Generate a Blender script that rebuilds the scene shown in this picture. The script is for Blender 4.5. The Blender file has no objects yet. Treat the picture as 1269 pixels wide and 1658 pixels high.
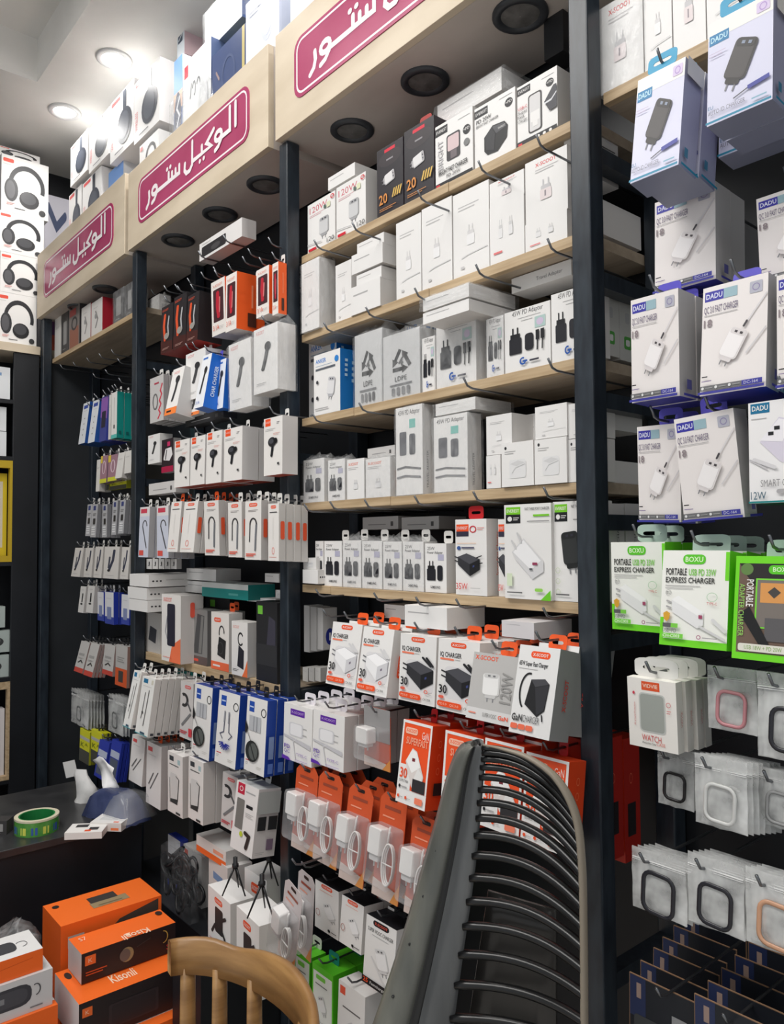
import bpy, math, random
from mathutils import Vector, Matrix, noise
random.seed(7)
scn = bpy.context.scene
col = scn.collection
# ------------------------------------------------------------------ camera
W, H, F = 1269, 1658, 1255.0
YAW = math.radians(49.55); PIT = math.atan(49.6 / 1255); ROLL = .0071
CAM = Vector((0, -1.2, 1.72)); UP = Vector((0, 0, 1))
f0 = Vector((-math.sin(YAW), math.cos(YAW), 0)); r0 = Vector((math.cos(YAW), math.sin(YAW), 0))
FW = f0 * math.cos(PIT) + UP * math.sin(PIT); u0 = UP * math.cos(PIT) - f0 * math.sin(PIT)
IX = r0 * math.cos(ROLL) - u0 * math.sin(ROLL); IU = r0 * math.sin(ROLL) + u0 * math.cos(ROLL)
cd = bpy.data.cameras.new('camera'); cam = bpy.data.objects.new('camera', cd); col.objects.link(cam)
m4 = Matrix((IX, IU, -FW)).transposed().to_4x4(); m4.translation = CAM; cam.matrix_world = m4
cd.sensor_fit = 'VERTICAL'; cd.sensor_height = 24.0; cd.lens = 24.0 * F / H; cd.clip_start = .02
scn.camera = cam
# ------------------------------------------------------------------ world, lights, exposure
wd = bpy.data.worlds.new('world'); scn.world = wd; wd.use_nodes = True
bg = wd.node_tree.nodes['Background']; bg.inputs[0].default_value = (.93, .97, 1, 1); bg.inputs[1].default_value = .56
scn.view_settings.view_transform = 'Standard'; scn.view_settings.look = 'None'
scn.view_settings.gamma = 1; scn.view_settings.use_curve_mapping = False
scn.view_settings.exposure = .1
ZC = 3.82
def area(name, loc, size, power, rot=(0, 0, 0), colr=(1, .98, .95)):
    l = bpy.data.lights.new(name, 'AREA'); l.shape = 'RECTANGLE'; l.size, l.size_y = size; l.energy = power; l.color = colr
    o = bpy.data.objects.new(name, l); o.location = loc; o.rotation_euler = rot; col.objects.link(o); o['kind'] = 'helper'; return o
area('tray_fill_light', (-1.7, -1.6, ZC + .14), (2.6, .9), 62)  # added fill light above the view, not a known lamp
area('rear_fill_light', (.9, -1.9, ZC - .03), (1.2, 1.2), 15)  # second added fill light, behind the camera
def ray(u, v): return FW + IX * ((u - W / 2) / F) - IU * ((v - H / 2) / F)
def P(u, v, Y=0.):
    d = ray(u, v); return CAM + d * ((Y - CAM.y) / d.y)
def PX(u, v, X):
    d = ray(u, v); return CAM + d * ((X - CAM.x) / d.x)
def PZ(u, v, z):
    d = ray(u, v); return CAM + d * ((z - CAM.z) / d.z)
def PD(u, v, dep): return CAM + ray(u, v) * dep
# ------------------------------------------------------------------ materials
def lin(c): return tuple(((x / 255) / 12.92 if x / 255 <= .04045 else ((x / 255 + .055) / 1.055) ** 2.4) for x in c) + (1,)
_m = {}
def M(c, rough=.45, metal=0., spec=.4):
    k = (c, rough, metal, spec)
    if k in _m: return _m[k]
    m = bpy.data.materials.new('paint_%02x%02x%02x' % tuple(int(q) for q in c)); m.use_nodes = True
    b = m.node_tree.nodes['Principled BSDF']; b.inputs['Base Color'].default_value = lin(c)
    b.inputs['Roughness'].default_value = rough; b.inputs['Metallic'].default_value = metal; b.inputs['Specular IOR Level'].default_value = spec
    _m[k] = m; return m
def noisy(name, c1, c2, scale=(8, 8, 8), rough=.5, bump=0., det=6, metal=0.):
    m = bpy.data.materials.new(name); m.use_nodes = True; nt = m.node_tree; b = nt.nodes['Principled BSDF']
    tc = nt.nodes.new('ShaderNodeTexCoord'); mp = nt.nodes.new('ShaderNodeMapping'); mp.inputs['Scale'].default_value = scale
    nz = nt.nodes.new('ShaderNodeTexNoise'); nz.inputs['Detail'].default_value = det; nz.inputs['Scale'].default_value = 1
    rp = nt.nodes.new('ShaderNodeValToRGB'); rp.color_ramp.elements[0].position = .35; rp.color_ramp.elements[1].position = .65
    rp.color_ramp.elements[0].color = lin(c1); rp.color_ramp.elements[1].color = lin(c2)
    L = nt.links.new; L(tc.outputs['Object'], mp.inputs[0]); L(mp.outputs[0], nz.inputs['Vector']); L(nz.outputs[0], rp.inputs[0]); L(rp.outputs[0], b.inputs['Base Color'])
    b.inputs['Roughness'].default_value = rough; b.inputs['Metallic'].default_value = metal
    if bump:
        bp = nt.nodes.new('ShaderNodeBump'); bp.inputs['Strength'].default_value = bump; bp.inputs['Distance'].default_value = .003
        L(nz.outputs[0], bp.inputs['Height']); L(bp.outputs[0], b.inputs['Normal'])
    return m
WOOD = noisy('pine_edge_wood', (172, 146, 112), (198, 174, 140), (5, 60, 90), .55, .15)
SHELF = noisy('shelf_face_wood', (160, 144, 124), (178, 162, 142), (4, 40, 40), .6, .1)
PLY = noisy('fascia_plywood', (200, 184, 160), (216, 201, 178), (3, 3, 10), .5, .05)
SOFF = noisy('soffit_board', (186, 176, 168), (200, 190, 182), (3, 6, 3), .6)
CHAIRW = noisy('chair_varnished_wood', (134, 98, 58), (168, 128, 80), (6, 6, 40), .35, .1)
STEEL = noisy('painted_steel', (30, 36, 44), (44, 52, 60), (60, 60, 14), .35, .06)
BLACKP = noisy('black_panel', (15, 17, 22), (22, 25, 31), (4, 4, 4), .5)
SIDEP = noisy('charcoal_side_panel', (36, 39, 43), (44, 47, 51), (4, 4, 4), .55)
CEIL = noisy('ceiling_paint', (222, 220, 216), (230, 228, 224), (3, 3, 3), .7)
FLOOR = noisy('floor_tile', (196, 190, 182), (210, 205, 198), (3, 3, 3), .35)
PLAST = noisy('chair_black_plastic', (11, 11, 12), (17, 17, 18), (30, 30, 6), .3, .05)
PADM = noisy('worn_back_cover', (62, 66, 66), (112, 112, 104), (9, 9, 3), .38, .2)
HOOKM = M((120, 122, 126), .3, .9)
def clear(name, tint, alpha, rough=.18, tr=0.0, bump=.5, sc=25):
    m = bpy.data.materials.new(name); m.use_nodes = True; nt = m.node_tree; nt.nodes.clear(); L = nt.links.new
    out = nt.nodes.new('ShaderNodeOutputMaterial'); t = nt.nodes.new('ShaderNodeBsdfTransparent'); t.inputs[0].default_value = (.97, .97, .97, 1)
    b = nt.nodes.new('ShaderNodeBsdfPrincipled'); b.inputs['Base Color'].default_value = lin(tint); b.inputs['Roughness'].default_value = rough; b.inputs['Specular IOR Level'].default_value = .7
    mx = nt.nodes.new('ShaderNodeMixShader'); nz = nt.nodes.new('ShaderNodeTexNoise'); nz.inputs['Scale'].default_value = sc; nz.inputs['Detail'].default_value = 3
    tc = nt.nodes.new('ShaderNodeTexCoord'); L(tc.outputs['Object'], nz.inputs['Vector'])
    rp = nt.nodes.new('ShaderNodeMapRange'); rp.inputs[1].default_value = .4; rp.inputs[2].default_value = .75; rp.inputs[3].default_value = alpha * .7; rp.inputs[4].default_value = min(1, alpha * 2.2)
    L(nz.outputs[0], rp.inputs[0]); L(rp.outputs[0], mx.inputs[0])
    bp = nt.nodes.new('ShaderNodeBump'); bp.inputs['Strength'].default_value = bump; bp.inputs['Distance'].default_value = .004; L(nz.outputs[0], bp.inputs['Height']); L(bp.outputs[0], b.inputs['Normal'])
    L(t.outputs[0], mx.inputs[1]); L(b.outputs[0], mx.inputs[2]); L(mx.outputs[0], out.inputs[0]); return m
FILM = clear('crumpled_clear_film', (238, 239, 240), .13, .1, bump=.9, sc=5)
POUCH = clear('frosted_zip_bag', (226, 227, 226), .42, .2, bump=.5, sc=1.8)
BLIST = clear('clear_blister_plastic', (220, 220, 222), .16, .08, bump=.2, sc=6)
def emit(name, c, s):
    m = bpy.data.materials.new(name); m.use_nodes = True; b = m.node_tree.nodes['Principled BSDF']
    b.inputs['Base Color'].default_value = (*c, 1); b.inputs['Emission Color'].default_value = (*c, 1); b.inputs['Emission Strength'].default_value = s; return m
# ------------------------------------------------------------------ object helpers
def link(name, data, parent=None, mats=()):
    o = bpy.data.objects.new(name, data); col.objects.link(o)
    if parent: o.parent = parent
    for m in mats: data.materials.append(m)
    return o
def tag(o, label=None, cat=None, group=None, kind=None):
    if label: o['label'] = label
    if cat: o['category'] = cat
    if group: o['group'] = group
    if kind: o['kind'] = kind
    return o
def mesh(v, f, mats=(), mi=None, smooth=False, name='shape'):
    me = bpy.data.meshes.new(name); me.from_pydata([tuple(p) for p in v], [], f)
    for m in mats: me.materials.append(m)
    if mi: me.polygons.foreach_set('material_index', mi)
    if smooth: me.polygons.foreach_set('use_smooth', [True] * len(f))
    me.update(); return me
BF = [(0, 1, 5, 4), (1, 2, 6, 5), (2, 3, 7, 6), (3, 0, 4, 7), (4, 5, 6, 7), (3, 2, 1, 0)]
def boxv(x0, x1, y0, y1, z0, z1): return [(x0, y0, z0), (x1, y0, z0), (x1, y1, z0), (x0, y1, z0), (x0, y0, z1), (x1, y0, z1), (x1, y1, z1), (x0, y1, z1)]
def boxes(bl):
    v, f = [], []
    for b in bl:
        n = len(v); v += boxv(*b); f += [tuple(i + n for i in q) for q in BF]
    return v, f
def bevel(o, w=.002, seg=2):
    md = o.modifiers.new('bevel', 'BEVEL'); md.width = w; md.segments = seg; md.limit_method = 'ANGLE'
def bobj(name, bl, mat, parent=None, bev=0):
    v, f = boxes(bl); o = link(name, mesh(v, f, [mat]), parent)
    if bev: bevel(o, bev)
    return o
def tube(pts, r, n=6, closed=False, flat=1.0):
    pts = [Vector(p) for p in pts]; v, f = [], []; N = len(pts); up = None
    for i, p in enumerate(pts):
        a = pts[(i - 1) % N] if (i or closed) else p; b = pts[(i + 1) % N] if (i < N - 1 or closed) else p
        t = (b - a).normalized()
        if up is None: up = Vector((0, 0, 1)) if abs(t.z) < .9 else Vector((1, 0, 0))
        x = t.cross(up).normalized(); y = x.cross(t).normalized(); up = y
        rr = r[i] if isinstance(r, (list, tuple)) else r
        for k in range(n):
            q = 2 * math.pi * k / n; v.append(p + x * (rr * math.cos(q)) + y * (rr * flat * math.sin(q)))
    for i in range(N if closed else N - 1):
        j = (i + 1) % N
        for k in range(n): f.append((i * n + k, i * n + (k + 1) % n, j * n + (k + 1) % n, j * n + k))
    if not closed: f.append(tuple(range(n))[::-1]); f.append(tuple(range((N - 1) * n, N * n)))
    return v, f
def join(*vf):
    v, f = [], []
    for a, b in vf:
        n = len(v); v += list(a); f += [tuple(i + n for i in q) for q in b]
    return v, f
def lathe(prof, n=24):
    v, f = [], []
    for r, z in prof:
        for k in range(n): q = 2 * math.pi * k / n; v.append((r * math.cos(q), r * math.sin(q), z))
    for i in range(len(prof) - 1):
        for k in range(n): f.append((i * n + k, i * n + (k + 1) % n, (i + 1) * n + (k + 1) % n, (i + 1) * n + k))
    return v, f
def rrpts(w, h, r, n=4, cx=0, cy=0):
    o = []
    for (sx, sy, a) in ((1, 1, 0), (-1, 1, 90), (-1, -1, 180), (1, -1, 270)):
        for k in range(n + 1):
            q = math.radians(a + 90 * k / n); o.append((cx + sx * (w / 2 - r) + r * math.cos(q), cy + sy * (h / 2 - r) + r * math.sin(q)))
    return o
ORD = ['first', 'second', 'third', 'fourth', 'fifth', 'sixth', 'seventh', 'eighth', 'ninth', 'tenth', 'eleventh', 'twelfth']
# ------------------------------------------------------------------ flat print (lettering and artwork on cartons)
_tx = {}
def textmesh(s, bold):
    k = (s, bold)
    if k not in _tx:
        c = bpy.data.curves.new('lettering', 'FONT'); c.body = s; c.resolution_u = 2; c.size = 1.0; c.offset = .018 if bold else 0
        o = bpy.data.objects.new('lettering_tmp', c); me = bpy.data.meshes.new_from_object(o)
        v = [(p.co.x, p.co.y) for p in me.vertices]; f = [tuple(p.vertices) for p in me.polygons]
        bpy.data.objects.remove(o); bpy.data.curves.remove(c); bpy.data.meshes.remove(me)
        xs = [p[0] for p in v] or [0, 1]; x0 = min(xs); wd_ = max(xs) - x0
        v = [((x - x0) / .72, y / .72) for x, y in v]; _tx[k] = (v, f, wd_ / .72)
    return _tx[k]
class PR:
    def __init__(s, w, h, d): s.w, s.h, s.d = w, h, d; s.v, s.f, s.mi, s.mats, s.L, s.face = [], [], [], [], 1, 'F'; s.vis = 0
    def add(s, pts, faces, c):
        m = M(c) if isinstance(c, tuple) else c
        if m not in s.mats: s.mats.append(m)
        e = .02 * s.L; s.L += 1; n = len(s.v)
        for x, y in pts:
            if s.face == 'F': s.v.append((x / s.w, -e / s.d, y / s.h))
            elif s.face == 'S': s.v.append((1 + e / s.w, x / s.d, y / s.h))
            else: s.v.append((x / s.w, y / s.d, 1 + e / s.h))
        for q in faces: s.f.append(tuple(i + n for i in q)); s.mi.append(s.mats.index(m))
        return s
    def poly(s, pts, c): return s.add(pts, [tuple(range(len(pts)))], c)
    def rect(s, x0, y0, x1, y1, c): return s.poly([(x0, y0), (x1, y0), (x1, y1), (x0, y1)], c)
    def rr(s, x0, y0, x1, y1, r, c): return s.poly(rrpts(x1 - x0, y1 - y0, r, 3, (x0 + x1) / 2, (y0 + y1) / 2), c)
    def ell(s, cx, cy, rx, ry, c, n=18, rot=0):
        cr, sr = math.cos(rot), math.sin(rot)
        return s.poly([(cx + rx * math.cos(q) * cr - ry * math.sin(q) * sr, cy + rx * math.cos(q) * sr + ry * math.sin(q) * cr) for q in (2 * math.pi * k / n for k in range(n))], c)
    def line(s, pts, wd_, c, rnd=True):
        cl = len(pts) > 3 and math.hypot(pts[0][0] - pts[-1][0], pts[0][1] - pts[-1][1]) < 1e-6
        if cl: pts = pts[:-1]
        N = len(pts); P_, F_ = [], []
        for i, (x, y) in enumerate(pts):
            a = pts[i - 1] if (i or cl) else None; b = pts[(i + 1) % N] if (i < N - 1 or cl) else None; ns = []
            for p, q in ((a, (x, y)), ((x, y), b)):
                if p is None or q is None: continue
                dx, dy = q[0] - p[0], q[1] - p[1]; l = math.hypot(dx, dy) or 1; ns.append((-dy / l, dx / l))
            if len(ns) == 1: nx, ny = ns[0]
            else:
                mx, my = ns[0][0] + ns[1][0], ns[0][1] + ns[1][1]; l = math.hypot(mx, my) or 1; mx, my = mx / l, my / l; k = max(.45, mx * ns[0][0] + my * ns[0][1]); nx, ny = mx / k, my / k
            P_ += [(x - nx * wd_ / 2, y - ny * wd_ / 2), (x + nx * wd_ / 2, y + ny * wd_ / 2)]
        for i in range(N if cl else N - 1):
            j = (i + 1) % N; F_.append((2 * i, 2 * j, 2 * j + 1, 2 * i + 1))
        s.add(P_, F_, c)
        if rnd and not cl:
            for x, y in (pts[0], pts[-1]): s.poly([(x + wd_ / 2 * math.cos(q), y + wd_ / 2 * math.sin(q)) for q in (math.pi * k / 5 for k in range(10))], c)
        return s
    def ring(s, cx, cy, rx, ry, wd_, c, a0=0, a1=360, n=18):
        return s.line([(cx + rx * math.cos(math.radians(a0 + (a1 - a0) * k / n)), cy + ry * math.sin(math.radians(a0 + (a1 - a0) * k / n))) for k in range(n + 1)], wd_, c, False)
    def text(s, x, y, h, t, c, mw=None, anchor='l', rot=0, bold=False, sx=1.):
        v, f, wd_ = textmesh(t, bold); kx = h * sx
        if mw and wd_ * kx > mw: kx = mw / wd_
        ox = {'l': 0, 'c': -wd_ * kx / 2, 'r': -wd_ * kx}[anchor]; cr, sr = math.cos(rot), math.sin(rot)
        return s.add([(x + (a * kx + ox) * cr - b * h * sr, y + (a * kx + ox) * sr + b * h * cr) for a, b in v], f, c)
    def micro(s, x, y, wd_, c=(150, 148, 150), n=1, gap=.35, t=.1):
        for k in range(n): s.rect(x, y - k * gap, x + wd_ * (1 - .2 * (k % 2)), y - k * gap + t, c)
        return s
    def build(s): return mesh(s.v, s.f, s.mats, s.mi, name='print')
    # artwork
    def cube(s, cx, cy, k, dark=True, rot=0, plug='l'):
        a, b, c = ((52, 52, 56), (30, 30, 33), (78, 78, 84)) if dark else ((236, 235, 236), (205, 204, 207), (247, 246, 247))
        cr, sr = math.cos(rot), math.sin(rot); T = lambda pts: [(cx + k * (x * cr - y * sr), cy + k * (x * sr + y * cr)) for x, y in pts]
        ed = (170, 170, 174) if not dark else (20, 20, 22)
        for q in (.25, .6): s.line(T([(-1, q), (-1.35, q + .12)]), .1 * k, (120, 120, 124) if not dark else (40, 40, 44), False)
        s.poly(T([(-1.02, .0), (.12, -1.02), (1.02, -.42), (1.02, .52), (-.2, 1.02), (-1.02, .7)]), ed)
        s.poly(T([(-1, .68), (-.2, 1), (1, .5), (.1, .05)]), c); s.poly(T([(-1, .68), (.1, .05), (.1, -1), (-1, .0)]), a); s.poly(T([(.1, .05), (1, .5), (1, -.42), (.1, -1)]), b)
        s.poly(T([(.4, -.25), (.55, -.17), (.55, .0), (.4, -.08)]), (60, 70, 120) if dark else (120, 110, 125)); return s
    def slab(s, cx, cy, k, rot, body, edge, port=(50, 48, 60)):
        cr, sr = math.cos(rot), math.sin(rot); T = lambda pts: [(cx + k * (x * cr - y * sr), cy + k * (x * sr + y * cr)) for x, y in pts]
        for q in (-.22, .22): s.line(T([(q, -1.2), (q, -1.6)]), .09 * k, (130, 130, 134), False)
        s.poly(T(rrpts(.84, .5, .1, 3, 0, -1.02)), edge); s.poly(T(rrpts(1.34, 2.04, .25, 3, .03, 0)), edge); s.poly(T(rrpts(1.2, 1.94, .22, 3, -.02, .02)), body)
        s.poly(T(rrpts(1.1, .4, .15, 3, 0, .78)), edge)
        for q in (-.25, .15): s.poly(T([(q, .7), (q + .2, .7), (q + .2, .86), (q, .86)]), port)
        return s
    def plug(s, cx, cy, k, c=(200, 199, 200), c2=(225, 224, 224)):
        for q in (-.28, .28): s.rect(cx + (q - .06) * k, cy + .5 * k, cx + (q + .06) * k, cy + 1.25 * k, c)
        s.rr(cx - .5 * k, cy - .1 * k, cx + .5 * k, cy + .55 * k, .12 * k, c); s.rr(cx - .6 * k, cy - 1.1 * k, cx + .6 * k, cy + .1 * k, .15 * k, c2); return s
    def head(s, cx, cy, k):
        s.ring(cx + .1 * k, cy + .1 * k, 1.0 * k, .95 * k, .26 * k, (38, 38, 42), -15, 185); s.ell(cx - .85 * k, cy - .25 * k, .42 * k, .62 * k, (48, 48, 52)); s.ell(cx - .9 * k, cy - .25 * k, .28 * k, .48 * k, (84, 84, 88))
        s.ell(cx + .25 * k, cy - .6 * k, .62 * k, .45 * k, (30, 30, 33)); s.ell(cx + .2 * k, cy - .52 * k, .48 * k, .32 * k, (66, 66, 70)); return s
    def ear(s, cx, cy, k):
        s.line([(cx + .15 * k, cy - .2 * k), (cx - .1 * k, cy - 1.7 * k)], .42 * k, (36, 36, 40)); s.ell(cx, cy, .75 * k, .62 * k, (40, 40, 44)); s.ell(cx - .12 * k, cy + .1 * k, .42 * k, .32 * k, (74, 74, 80)); s.ell(cx + .7 * k, cy + .1 * k, .3 * k, .36 * k, (24, 24, 27)); return s
WH = (233, 231, 229); OFF = (222, 219, 216); GR = (172, 170, 170); OR = (238, 84, 38); RED = (206, 38, 52); BK = (28, 28, 32); NV = (44, 58, 140); GN = (112, 214, 36); LG = (205, 204, 206)
DS = {}
def D(name, w, h, d, draw, front=WH, side=OFF, top=None, bot=None, rough=.42):
    p = PR(w, h, d); draw(p); top = top or front; bot = bot or side
    c = mesh(boxv(0, 1, 0, 1, 0, 1), BF, [M(front, rough), M(side, rough), M(top, rough), M(bot, rough)], [0, 1, 1, 1, 2, 3], name=name + '_carton')
    DS[name] = dict(w=w / 100, h=h / 100, d=d / 100, carton=c, art=p.build() if p.f else None)
    return DS[name]
def pill(p, cx, y, w, h, c=OR, t='X-SCOOT', tc=WH): p.rr(cx - w / 2, y, cx + w / 2, y + h, h * .45, c); p.text(cx, y + h * .28, h * .45, t, tc, w * .8, 'c', bold=True)
def d120(p):
    p.text(.6, 9.6, 1.5, '120W', (205, 96, 110), 5); p.micro(.6, 9, 4, (214, 150, 158), 2); p.slab(4.6, 5.4, 1.9, 0, (205, 205, 206), (168, 168, 170)); p.rect(5.5, 9, 6.4, 10.2, (220, 224, 190)); p.rect(4.7, 9.1, 5.3, 9.9, (90, 110, 100))
    p.ring(7, 11, .4, .4, .18, RED); p.rect(.5, .6, 2.6, 1.2, RED); p.line([(.2, 2.3), (3, 2), (4, 1.8)], .2, (190, 190, 190)); p.text(5.6, .8, 1.1, '120', BK, 2)
D('pink_120w', 7.6, 12, 6, d120)
def dkb(p):
    p.ell(4, 11, 3.5, 1.5, (56, 50, 54)); p.micro(2.4, 12.3, 3.2, (214, 40, 62), 1, .4, .6); p.micro(3, 10.6, 2, (150, 146, 150), 1, .4, .3); p.slab(4, 7.2, 1.5, -1.4, (224, 222, 222), (178, 176, 178)); p.text(.8, 2.6, 1.9, '20', (214, 140, 70), 3.4, bold=True); p.micro(1, 1.6, 5, (214, 140, 70), 2)
    for k in range(4): p.poly([(4.8 + k * .7, 3), (5.2 + k * .7, 3), (5.8 + k * .7, 4.6), (5.4 + k * .7, 4.6)], (220, 180, 90))
D('black_20w', 8, 13.5, 6, dkb, (42, 38, 44), (48, 38, 46), (150, 30, 50))
def evt(p, w, h, c=BK): p.rect(0, h - 1.9, 2.7, h - .5, c); p.text(.25, h - 1.45, .55, 'EVEREST', WH, 2.3)
def pdc(p, x, y): p.ell(x, y, .75, .75, BK); p.text(x, y - .15, .5, '+PD', WH, 1.2, 'c')
def deb(p):
    evt(p, 8, 11); p.micro(5, 10, 2.4, GR, 1); p.rr(2.5, 4, 5.4, 8.4, .4, (60, 56, 60)); p.rr(2.75, 5.6, 5.15, 8.1, .3, (214, 190, 192)); p.rect(3.4, 4.2, 4.7, 5.5, (110, 100, 104)); p.text(1.7, 3.2, 1.1, 'BRIGHT', (196, 194, 196), 5, rot=math.pi / 2, bold=True); pdc(p, 6.8, 7.7); p.ell(6.8, 5.6, .6, .6, (120, 120, 120))
    p.text(.8, 2.2, .8, 'BRIGHT FAST CHARGER', BK, 6.2, bold=True); p.text(4, 1.3, .6, 'PD 20W', BK, 3, 'c'); p.rect(0, 0, 8, .9, BK); p.rect(.3, .2, 1.1, .7, RED)
D('bright_phone', 8, 11, 6, deb)
def dek(p):
    evt(p, 8, 11); p.micro(5, 10.2, 2.4, GR, 1); pdc(p, 6.8, 8.9); p.text(.4, 8, .75, 'PD 20W', BK, 3); p.text(.4, 7.3, .5, 'BRIGHT FAST CHARGER', BK, 4.4)
    p.poly([(2, 2.6), (2, 5), (3.7, 6.4), (6, 6.1), (6.6, 5.2), (6.4, 3.2), (4.6, 1.6), (2.6, 1.8)], (24, 24, 26)); p.poly([(3.6, 6.2), (5.9, 5.9), (6.4, 5.1), (4.4, 4.7)], (78, 78, 82)); p.poly([(2.2, 4.9), (3.5, 6.1), (4.2, 4.7), (4, 2), (2.4, 2.7)], (46, 46, 50)); p.text(4.8, 5.2, .35, 'EVEREST', WH, 1.4)
D('bright_black', 8, 11, 6, dek)
def deu(p):
    evt(p, 8, 12.5); p.micro(5, 11.4, 2.4, GR, 1); pdc(p, 6.6, 10); p.rr(2.3, 2, 5, 9.6, .5, (56, 52, 54)); p.rr(2.55, 2.2, 4.75, 9.3, .4, (214, 212, 212)); p.rr(2.8, 4, 4.6, 6, .2, WH); p.rect(3.2, 3, 4.2, 4, WH)
    for k, t in enumerate(('USB-C', 'Super', 'Fast', 'Charger')): p.text(.25, 7.6 - k * .85, .62, t, (206, 70, 80) if k == 0 else BK, 1.9)
    p.poly([(5.6, 6.6), (7.4, 9), (8, 9), (8, 4.6), (6.6, 4.4)], (62, 62, 68)); p.poly([(5.6, 6.4), (7, 6.6), (8, 7.6), (8, 7.3), (7, 6.2), (5.7, 6.1)], (220, 220, 224)); p.rect(0, 0, 8, 1.2, BK); p.rect(.3, .3, 1.1, .8, RED)
    for k in range(3): p.ell(4.4 + k * 1.2, .6, .3, .3, WH)
D('bright_usbc', 8, 12.5, 6, deu)
def dw(p): p.micro(1.2, 11.4, 4.6, (186, 184, 184), 2, .5, .16); p.plug(4, 6.4, 1.4, (214, 212, 212), (236, 235, 235)); p.line([(2, 3), (3.4, 3.3), (7.6, 3.6)], .16, (214, 213, 213)); p.rect(1.8, 1.2, 2.6, 1.6, (198, 196, 196))
D('white_plug', 8, 14, 7, dw)
def dwf(p): p.micro(1, 2.6, 6, (176, 174, 174), 1, .4, .22)
D('white_flat', 12, 4, 10, dwf)
def dxw(p): p.text(4, 11.2, .8, 'X-SCOOT', (220, 90, 90), 4, 'c', bold=True); p.micro(2, 10.4, 4.4, (190, 186, 186), 2, .5, .16); p.plug(4, 5.8, 1.8, (196, 194, 196), (226, 214, 214)); p.rect(3.8, 4.4, 4.1, 5.6, (150, 140, 146))
D('white_red_plug', 8, 13, 8, dxw)
def dwt(p): p.plug(2.6, 3.4, .8, (206, 205, 205), (226, 225, 225)); p.plug(5, 3.4, .8, (206, 205, 205), (226, 225, 225)); p.micro(1, 1, 2, (224, 120, 120), 1, .3, .2)
D('white_two_plug', 8, 6, 8, dwt)
def dap(p): p.ell(1, 7.6, .28, .32, (50, 50, 52)); p.micro(.8, 6.8, 2.6, GR, 2, .4, .14); p.rr(1.9, 1.6, 5.8, 5.2, .5, (226, 225, 225)); p.poly([(2.1, 4.4), (4, 5), (5.6, 4.5), (3.6, 3.9)], (210, 209, 209)); p.line([(2.6, 2.6), (3.4, 3.6), (5.6, 4.2)], .12, (190, 190, 190))
D('white_cube', 7.5, 8.6, 7, dap)
def dank(p):
    p.text(.6, 9.8, .8, 'ANKER', (40, 120, 200), 3.2, bold=True); p.micro(.6, 9.2, 5, (150, 170, 190), 1); p.micro(.6, 8.4, 6, (90, 96, 104), 1, .4, .4); p.ell(7, 9.8, .6, .6, (48, 130, 206)); p.slab(5.4, 5, 1.6, -.15, (224, 223, 224), (186, 186, 190)); p.ell(1.3, 6.2, .35, .35, (60, 60, 64)); p.ell(1.3, 3.2, .35, .35, (60, 60, 64)); p.micro(.6, 1, 4, GR, 1, .4, .22)
    p.face = 'S'
    for k in range(4): p.rect(1, 6.4 + k * .9, 1.8, 6.9 + k * .9, (190, 220, 240)); p.rect(3, 5.4 + k * 1.1, 3.7, 6 + k * 1.1, (170, 206, 235))
D('blue_side', 8, 11.5, 6, dank, WH, (32, 120, 196), (32, 120, 196))
def dld(p):
    V3 = [(4 + 2.5 * math.cos(math.radians(90 + 120 * k)), 6.3 + 2.5 * math.sin(math.radians(90 + 120 * k))) for k in range(3)]; KK = (30, 30, 32)
    for k in range(3):
        a, b = V3[k], V3[(k + 1) % 3]; q = lambda t: (a[0] + (b[0] - a[0]) * t, a[1] + (b[1] - a[1]) * t); p.line([q(.08), q(.6)], .7, KK, False)
        dx, dy = (b[0] - a[0]) / 4.33, (b[1] - a[1]) / 4.33; m = q(.56); t_ = q(.86); p.poly([(m[0] - dy * .75, m[1] + dx * .75), (m[0] + dy * .75, m[1] - dx * .75), t_][::-1], KK)
    p.text(4, 5.6, 1.5, '4', (34, 34, 36), 1.2, 'c', bold=True); p.text(4, 3, .85, 'LDPE', (50, 50, 52), 3, 'c'); p.micro(1.6, 2.2, 4.8, (120, 120, 122), 1, .4, .3)
    for k in range(4): p.rr(2 + k * 1.1, .5, 2.7 + k * 1.1, 1.9, .2, (116, 116, 118))
D('recycling_bag', 8, 11.5, 6, dld, (206, 206, 206), (190, 190, 190))
def brick(p, x, y, k):
    for q in (.25, .65): p.rect(x + q * k, y + 1.5 * k, x + (q + .12) * k, y + 2.1 * k, BK)
    p.rect(x + .1 * k, y + 1.1 * k, x + .92 * k, y + 1.6 * k, BK); p.rr(x, y, x + 1.05 * k, y + 1.25 * k, .08 * k, (34, 34, 40))
def d45(p):
    p.text(1.4, 9.2, .85, '45W PD Adapter', (60, 58, 60), 5.4); p.micro(2.4, 8.6, 4, GR, 1); p.micro(3, 8.1, 2, GR, 1); p.rect(5.4, 6.4, 7.2, 8.2, (176, 200, 196)); p.ell(6.3, 7.3, .6, .6, (206, 190, 214)); brick(p, .9, 2.8, 2.1); p.rr(3.7, 3, 5.2, 5.8, .5, (34, 34, 40))
    for q in (5.6, 6.5): p.rect(q, 4.4, q + .6, 6, BK); p.line([(q + .3, 4.4), (q + .25, 2.8)], .2, BK)
    p.ring(3.4, 1.4, .45, .5, .25, (34, 86, 170), 60, 360); p.rect(3.4, 1.2, 4.2, 1.5, (34, 86, 170)); p.micro(4.6, 1.1, 1.6, (60, 60, 70), 1, .3, .3)
D('adapter_45w', 8, 10.2, 7, d45)
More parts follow.
